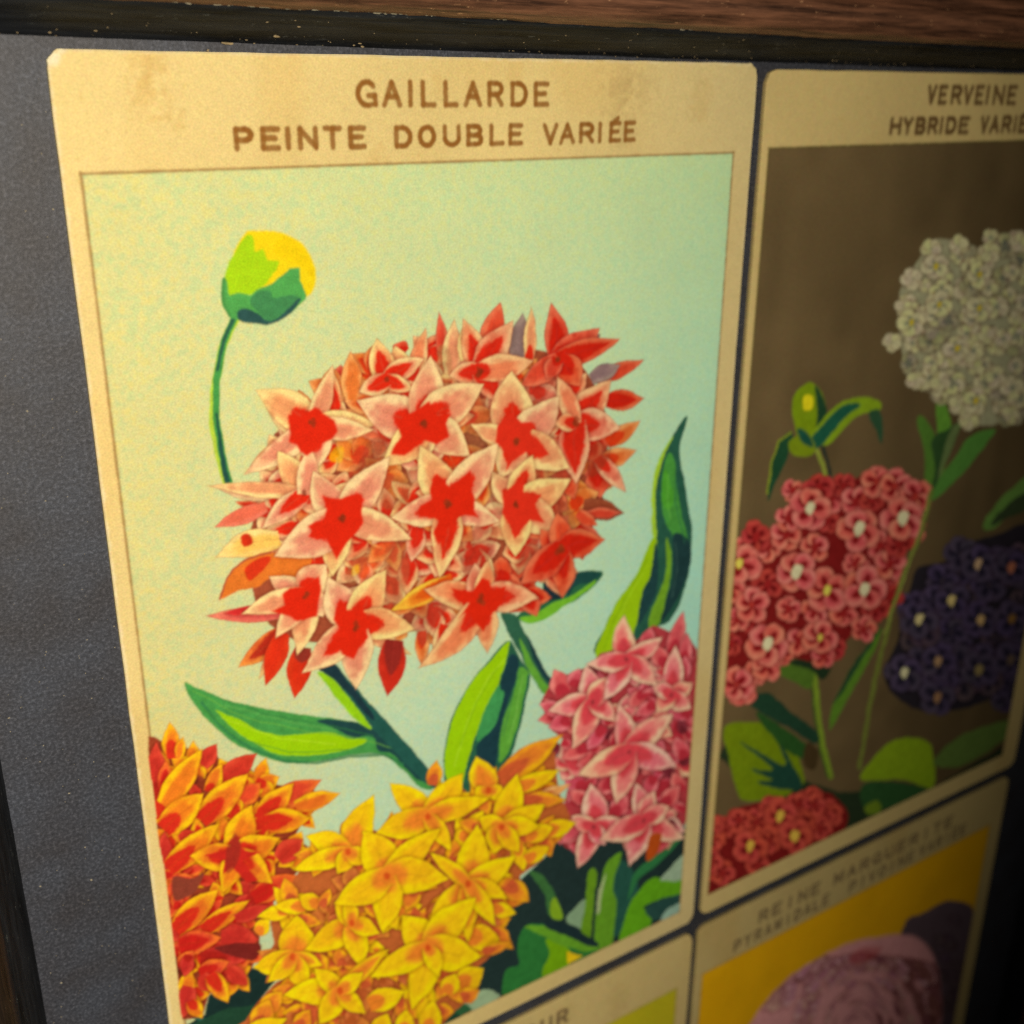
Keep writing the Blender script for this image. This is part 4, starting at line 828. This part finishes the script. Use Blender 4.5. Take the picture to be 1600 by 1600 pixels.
THICK = .55
def build_card(P, name, label, category, step, radius=1.5):
    nb = 2 if P.res > 10 else 1
    for c_ in range(3): P.img[..., c_] = blur(P.img[..., c_], nb)
    g1 = np.random.default_rng(P.w).random((P.h, P.w, 3))
    g1 = np.stack([blur(g1[..., c_], 1) for c_ in range(3)], 2)-.5
    P.img *= 1+(.34 if P.res > 10 else .2)*g1.mean(2, keepdims=True)+.16*(g1-g1.mean(2, keepdims=True))
    mat = paper_material(P, name+'_print')
    root = bpy.data.objects.new(name, None); col.objects.link(root); root.empty_display_size = .01
    root.location = ((P.x0)*MM, -(P.y0)*MM, 0)
    root['label'] = label; root['category'] = category; root['group'] = 'printed flower cards mounted in the frame'
    # the card itself, rounded and slightly ragged corners, a worn bevelled edge
    W, H = P.W, P.H; out = []
    for cx, cy, a0 in ((W-radius, radius, -90), (W-radius, H-radius, 0), (radius, H-radius, 90), (radius, radius, 180)):
        for k in range(9):
            a = math.radians(a0+k*90/8); j = radius*(1+random.uniform(-.05, .05))
            out.append((cx+j*math.cos(a), cy+j*math.sin(a)))
        x0_, y0_ = out[-1]
        nx_ = {-90: (W, H-radius), 0: (radius, H), 90: (0, radius), 180: (W-radius, 0)}[a0]
        for k in range(1, 30):
            t = k/30; jx = random.gauss(0, .02)
            out.append((x0_+(nx_[0]-x0_)*t+(jx if a0 in (-90, 90) else 0), y0_+(nx_[1]-y0_)*t+(jx if a0 in (0, 180) else 0)))
    n = len(out); verts = []; uvs = []
    rings = [(0, .0), (0, THICK-.10), (.10, THICK)]
    for ins, z in rings:
        for x, y in out:
            f = 1-ins/40
            verts.append((((x-W/2)*f+W/2)*MM, -((y-H/2)*f+H/2)*MM, z*MM))
    faces = [[j*n+i, (j+1)*n+i, (j+1)*n+(i+1) % n, j*n+(i+1) % n] for j in range(2) for i in range(n)]
    faces.append([2*n+i for i in range(n)][::-1]); faces.append(list(range(n)))
    for f in faces:
        for vi in f: v = verts[vi]; uvs.append((v[0]/MM/W, 1+v[1]/MM/H))
    mesh_obj('card_stock', verts, faces, mat, root, uvs)
    # inked areas: thin films of ink on the card, cut along the print's own outlines
    lab = P.lab[step//2::step, step//2::step]
    parts = {}
    objs = {}
    order = sorted(set(np.unique(lab)) - {0})
    need = set(order)
    for i in list(order):
        p = P.names[i][1]
        while p: need.add(p); p = P.names[p][1]
    cell = step/P.res; z = (THICK+.008)*MM
    for i in sorted(need):
        nm, par, lb = P.names[i]
        mk = lab == i
        v, f, uv = [], [], []
        for r in np.nonzero(mk.any(1))[0]:
            row = np.concatenate([[0], mk[r].astype(int), [0]]); d = np.diff(row)
            for a, b in zip(np.nonzero(d == 1)[0], np.nonzero(d == -1)[0]):
                x0, x1, y0, y1 = a*cell, min(b*cell, W), r*cell, min((r+1)*cell, H)
                k = len(v)
                v += [(x0*MM, -y0*MM, z), (x0*MM, -y1*MM, z), (x1*MM, -y1*MM, z), (x1*MM, -y0*MM, z)]
                f.append((k, k+1, k+2, k+3))
                uv += [(x0/W, 1-y0/H), (x0/W, 1-y1/H), (x1/W, 1-y1/H), (x1/W, 1-y0/H)]
        if par and not f: continue
        if not par and not f:      # a word: its letters carry the ink
            o = bpy.data.objects.new(nm, None); col.objects.link(o); o.parent = root; o.empty_display_size = .005
        else:
            o = mesh_obj(nm, v, f, mat, objs.get(par, root) if par else root, uv)
        if lb: o['label'] = lb
        objs[i] = o
    return root

for fn, nm, lb, st in ((paint_one, 'flower_card', 'cream flower card titled GAILLARDE with a big red flower head on pale green', 2),
                       (paint_two, 'flower_card', 'flower card titled VERVEINE with white, salmon and violet heads on brown', 2),
                       (paint_four, 'flower_card', 'flower card titled REINE MARGUERITE with a pink head on golden yellow', 3),
                       (paint_three, 'flower_card', 'card with olive yellow picture, only its top showing below the GAILLARDE card', 3)):
    build_card(fn(), nm, lb, 'flower card', st)

# ---- frame: mount board, four rails with a black slip, dust -------------------
def board_material():
    m, nt, b = nodes('black_mount_board')
    tc = N(nt, 'ShaderNodeTexCoord')
    n1 = N(nt, 'ShaderNodeTexNoise'); n1.inputs['Scale'].default_value = 3200; n1.inputs['Detail'].default_value = 6; n1.inputs['Roughness'].default_value = .75
    n2 = N(nt, 'ShaderNodeTexNoise'); n2.inputs['Scale'].default_value = 160; n2.inputs['Detail'].default_value = 5
    n3 = N(nt, 'ShaderNodeTexNoise'); n3.inputs['Scale'].default_value = 900; n3.inputs['Detail'].default_value = 3
    for n in (n1, n2, n3): nt.links.new(tc.outputs['Object'], n.inputs[0])
    r = N(nt, 'ShaderNodeValToRGB'); r.color_ramp.elements[0].position = .30; r.color_ramp.elements[0].color = (.016, .018, .024, 1)
    r.color_ramp.elements[1].position = .72; r.color_ramp.elements[1].color = (.12, .130, .165, 1)
    e = r.color_ramp.elements.new(.52); e.color = (.043, .048, .064, 1)
    nt.links.new(n1.outputs[0], r.inputs[0])
    r2 = N(nt, 'ShaderNodeValToRGB'); r2.color_ramp.elements[0].position = .35; r2.color_ramp.elements[0].color = (.86, .80, .76, 1)
    r2.color_ramp.elements[1].position = .65; r2.color_ramp.elements[1].color = (1.05, 1.1, 1.15, 1)
    nt.links.new(n2.outputs[0], r2.inputs[0])
    mx = N(nt, 'ShaderNodeMix', data_type='RGBA', blend_type='MULTIPLY'); mx.inputs[0].default_value = 1
    nt.links.new(r.outputs[0], mx.inputs[6]); nt.links.new(r2.outputs[0], mx.inputs[7]); nt.links.new(mx.outputs[2], b.inputs['Base Color'])
    b.inputs['Roughness'].default_value = .5; b.inputs['Specular IOR Level'].default_value = .35
    bp = N(nt, 'ShaderNodeBump'); bp.inputs['Strength'].default_value = .35; bp.inputs['Distance'].default_value = .0001
    ad = N(nt, 'ShaderNodeMath', operation='ADD'); nt.links.new(n1.outputs[0], ad.inputs[0]); nt.links.new(n3.outputs[0], ad.inputs[1])
    nt.links.new(ad.outputs[0], bp.inputs['Height']); nt.links.new(bp.outputs[0], b.inputs['Normal'])
    return m
def wood_material(name, dark, light, chip, amount, along, rough=.5, spec=.4):
    m, nt, b = nodes(name)
    tc = N(nt, 'ShaderNodeTexCoord'); mp = N(nt, 'ShaderNodeMapping')
    sv = (60, 900, 900) if along == 'x' else (900, 60, 900)
    mp.inputs['Scale'].default_value = sv
    nt.links.new(tc.outputs['Object'], mp.inputs[0])
    n1 = N(nt, 'ShaderNodeTexNoise'); n1.inputs['Scale'].default_value = 1.6; n1.inputs['Detail'].default_value = 8; n1.inputs['Roughness'].default_value = .65
    nt.links.new(mp.outputs[0], n1.inputs[0])
    r = N(nt, 'ShaderNodeValToRGB'); r.color_ramp.elements[0].position = .36; r.color_ramp.elements[0].color = (*dark, 1)
    r.color_ramp.elements[1].position = .66; r.color_ramp.elements[1].color = (*light, 1)
    nt.links.new(n1.outputs[0], r.inputs[0])
    mp2 = N(nt, 'ShaderNodeMapping'); mp2.inputs['Scale'].default_value = (420, 1500, 1500) if along == 'x' else (1500, 420, 1500)
    nt.links.new(tc.outputs['Object'], mp2.inputs[0])
    n2 = N(nt, 'ShaderNodeTexNoise'); n2.inputs['Scale'].default_value = 1.3; n2.inputs['Detail'].default_value = 7; n2.inputs['Roughness'].default_value = .8
    nt.links.new(mp2.outputs[0], n2.inputs[0])
    mr = N(nt, 'ShaderNodeMapRange'); mr.inputs[1].default_value = amount; mr.inputs[2].default_value = amount+.06
    nt.links.new(n2.outputs[0], mr.inputs[0])
    mx = N(nt, 'ShaderNodeMix', data_type='RGBA'); nt.links.new(mr.outputs[0], mx.inputs[0]); nt.links.new(r.outputs[0], mx.inputs[6]); mx.inputs[7].default_value = (*chip, 1)
    nt.links.new(mx.outputs[2], b.inputs['Base Color'])
    b.inputs['Roughness'].default_value = rough; b.inputs['Specular IOR Level'].default_value = spec
    bp = N(nt, 'ShaderNodeBump'); bp.inputs['Strength'].default_value = .6; bp.inputs['Distance'].default_value = .0002
    nt.links.new(n1.outputs[0], bp.inputs['Height']); nt.links.new(bp.outputs[0], b.inputs['Normal'])
    return m

frame = bpy.data.objects.new('picture_frame', None); col.objects.link(frame); frame.empty_display_size = .02
frame['label'] = 'old brown wooden picture frame with a worn black slip and dark mount board'; frame['category'] = 'picture frame'
X0, X1, Y0, Y1 = -11.6, 163.5, -0.72, 249.0       # sight edges (mm, y down)
bm_ = board_material()
def slab(name, x0, y0, x1, y1, z0, z1, mat, parent):
    v = [(x*MM, -y*MM, z*MM) for z in (z0, z1) for x, y in ((x0, y0), (x1, y0), (x1, y1), (x0, y1))]
    return mesh_obj(name, v, [(0, 1, 2, 3), (7, 6, 5, 4), (0, 4, 5, 1), (1, 5, 6, 2), (2, 6, 7, 3), (3, 7, 4, 0)], mat, parent)
mb = slab('mount_board', X0-4, Y0-4, X1+4, Y1+4, -3.0, -.004, bm_, frame); mb['label'] = 'dark charcoal mount board flecked with dust'

def rail(name, prof, side, mat, label, amp, seed, nseg=360):
    """prof: (distance outward from the sight edge, height) in mm, swept along one side, mitred at the corners"""
    r = random.Random(seed); ofs = Vector((seed*3.7, seed*1.3, 0))
    verts = []; n = len(prof)
    for i in range(nseg+1):
        t = i/nseg
        for j, (d, z) in enumerate(prof):
            if side in 'TB':
                x = (X0-d)+((X1+d)-(X0-d))*t; y = Y0-d+.009*x-.12 if side == 'T' else Y1+d
            else:
                y = (Y0-d)+((Y1+d)-(Y0-d))*t; x = X0-d if side == 'L' else X1+d
            q = Vector((x*.12, y*.12, z*.6))+ofs
            k = (mnoise.noise(q*1.0)*.6+mnoise.noise(q*5)*.35+mnoise.noise(q*13)*.2)*amp*(1 if 0 < j < n-1 else (.45 if j == 0 else 0))
            if side in 'TB': y += k*(1 if side == 'T' else -1)
            else: x += k*(1 if side == 'L' else -1)
            zz = z+(k*.8 if 0 < j < n-1 else 0)
            verts.append((x*MM, -y*MM, zz*MM))
    faces = []
    flip = side in 'BL'
    for i in range(nseg):
        for j in range(n-1):
            f = (i*n+j, (i+1)*n+j, (i+1)*n+j+1, i*n+j+1)
            faces.append(f if not flip else f[::-1])
    faces.append([j for j in range(n)]); faces.append([nseg*n+j for j in range(n)][::-1])
    o = mesh_obj(name, verts, faces, mat, frame, smooth=True)
    o['label'] = label
    return o
slip = [(0.0, -.002), (.25, .5), (.75, 1.4), (1.45, 2.5), (2.1, 3.4), (2.5, 3.9), (2.8, 4.0)]
wood = [(2.45, 3.2), (2.6, 4.15), (2.8, 4.9), (3.2, 5.6), (4.2, 6.3), (5.2, 6.5), (6.1, 6.1), (6.6, 5.3), (7.0, 5.0), (7.6, 5.4), (9.5, 8.5), (12, 10.5), (15, 11), (18, 10), (19, 7), (19, -3)]
woodL = wood
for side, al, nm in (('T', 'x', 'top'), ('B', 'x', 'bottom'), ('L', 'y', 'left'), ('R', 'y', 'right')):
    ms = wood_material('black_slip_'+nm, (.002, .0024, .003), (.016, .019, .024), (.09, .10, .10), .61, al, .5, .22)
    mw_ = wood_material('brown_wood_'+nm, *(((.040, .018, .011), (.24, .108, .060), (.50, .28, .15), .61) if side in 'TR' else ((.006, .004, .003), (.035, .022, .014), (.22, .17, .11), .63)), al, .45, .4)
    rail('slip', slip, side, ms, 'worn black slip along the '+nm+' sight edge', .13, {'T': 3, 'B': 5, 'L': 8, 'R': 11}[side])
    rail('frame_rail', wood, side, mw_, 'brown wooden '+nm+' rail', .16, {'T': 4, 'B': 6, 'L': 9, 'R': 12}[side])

# chipped paint, old glue and crumbs where the slip meets the wood and the board
def flake_mat(name, c):
    m, nt, b = nodes(name)
    n = N(nt, 'ShaderNodeTexNoise'); n.inputs['Scale'].default_value = 2500; tc = N(nt, 'ShaderNodeTexCoord'); nt.links.new(tc.outputs['Object'], n.inputs[0])
    r = N(nt, 'ShaderNodeValToRGB'); r.color_ramp.elements[0].color = (c[0]*.5, c[1]*.5, c[2]*.5, 1); r.color_ramp.elements[1].color = (*c, 1)
    nt.links.new(n.outputs[0], r.inputs[0]); nt.links.new(r.outputs[0], b.inputs['Base Color']); b.inputs['Roughness'].default_value = .8
    return m
def flakes(name, items, mat, label=None, kind='stuff', parent=None):
    v, f = [], []
    for x, y, z, sx, sy, a in items:
        k = len(v); m = 7
        ring = []
        for i in range(m):
            t = i*2*math.pi/m; rr = random.uniform(.6, 1.15)
            px, py = sx*rr*math.cos(t), sy*rr*math.sin(t)
            ring.append((x+px*math.cos(a)-py*math.sin(a), y+px*math.sin(a)+py*math.cos(a)))
        h = min(sx, sy)*random.uniform(.5, 1.0)
        v += [(p[0]*MM, -p[1]*MM, z*MM) for p in ring]+[((x+random.uniform(-.2, .2)*sx)*MM, -(y)*MM, (z+h)*MM)]
        f += [(k+(i+1) % m, k+i, k+m) for i in range(m)]
    o = mesh_obj(name, v, f, mat, parent); o['kind'] = kind
    if label: o['label'] = label
    return o
it = []
for i in range(520):
    x = -11.2+10.9*random.random() if random.random() < .85 else random.uniform(75.5, 76.2)
    y = random.uniform(-.2, 200); s = random.choice((.03, .04, .05, .07))*random.uniform(.7, 1.3)
    it.append((x, y, 0, s, s*random.uniform(.5, 1.4), random.uniform(0, 3)))
for px, py, s in ((143, 1375, .16), (170, 1213, .12), (63, 1385, .12), (133, 1324, .10), (14, 1122, .12), (96, 1536, .12), (40, 330, .10), (65, 240, .10), (160, 1060, .07), (68, 1165, .09), (207, 1532, .08), (195, 1450, .08), (108, 1240, .12), (34, 195, .08), (12, 740, .08)):
    x, y = to_mm(px, py); it.append((x, y, 0, s, s*.7, random.uniform(0, 3)))
flakes('dust', it, flake_mat('pale_dust', (.42, .38, .28)), 'pale dust flecks on the dark mount board')
it = []
for i in range(260):       # crumbs on the slip and along its lower edge
    x = random.uniform(-10, 150)
    d = random.choice((random.uniform(0, .4), random.uniform(.2, 2.2)))
    z = np.interp(d, [p[0] for p in slip], [p[1] for p in slip])
    s = random.choice((.04, .06, .08))*random.uniform(.7, 1.5)
    it.append((x, Y0-d-.14+.009*x, z+.02, s*random.uniform(1, 2), s*.7, random.uniform(-.3, .3)))
for px, py, sx, sy in ((75, 49, .22, .18), (227, 5, .25, .2), (352, 68, .7, .12), (388, 60, .35, .2), (420, 58, .35, .12), (322, 79, .12, .12), (563, 73, .2, .1), (1393, 93, .0, .0)):
    x, y = to_mm(px, py)
    if sx: it.append((x, y, .45 if y > -1.2 else 1.6, sx, sy, .1))
flakes('paint_crumbs', it, flake_mat('crumbs', (.40, .31, .17)), 'pale crumbs of paint and glue along the black slip')
it = []
for i in range(240):       # broken pale edge where black paint ends on the wood
    x = random.choice((random.uniform(9, 34), random.uniform(9, 34), random.uniform(34, 75), random.uniform(60, 160)))
    it.append((x, Y0-2.82+.009*x+random.gauss(0, .05), 4.02, random.uniform(.15, .5), random.uniform(.03, .09), random.uniform(-.08, .08)))
flakes('chipped_edge', it, flake_mat('chipped_ground', (.30, .28, .20)), 'chipped pale ground where the black slip meets the wood')

# the surface everything lies on
m, nt, b = nodes('dark_table'); b.inputs['Base Color'].default_value = (.02, .012, .008, 1); b.inputs['Roughness'].default_value = .6
tb = slab('table_top', -600, -600, 800, 800, -33, -3.004, m, None); tb['kind'] = 'structure'
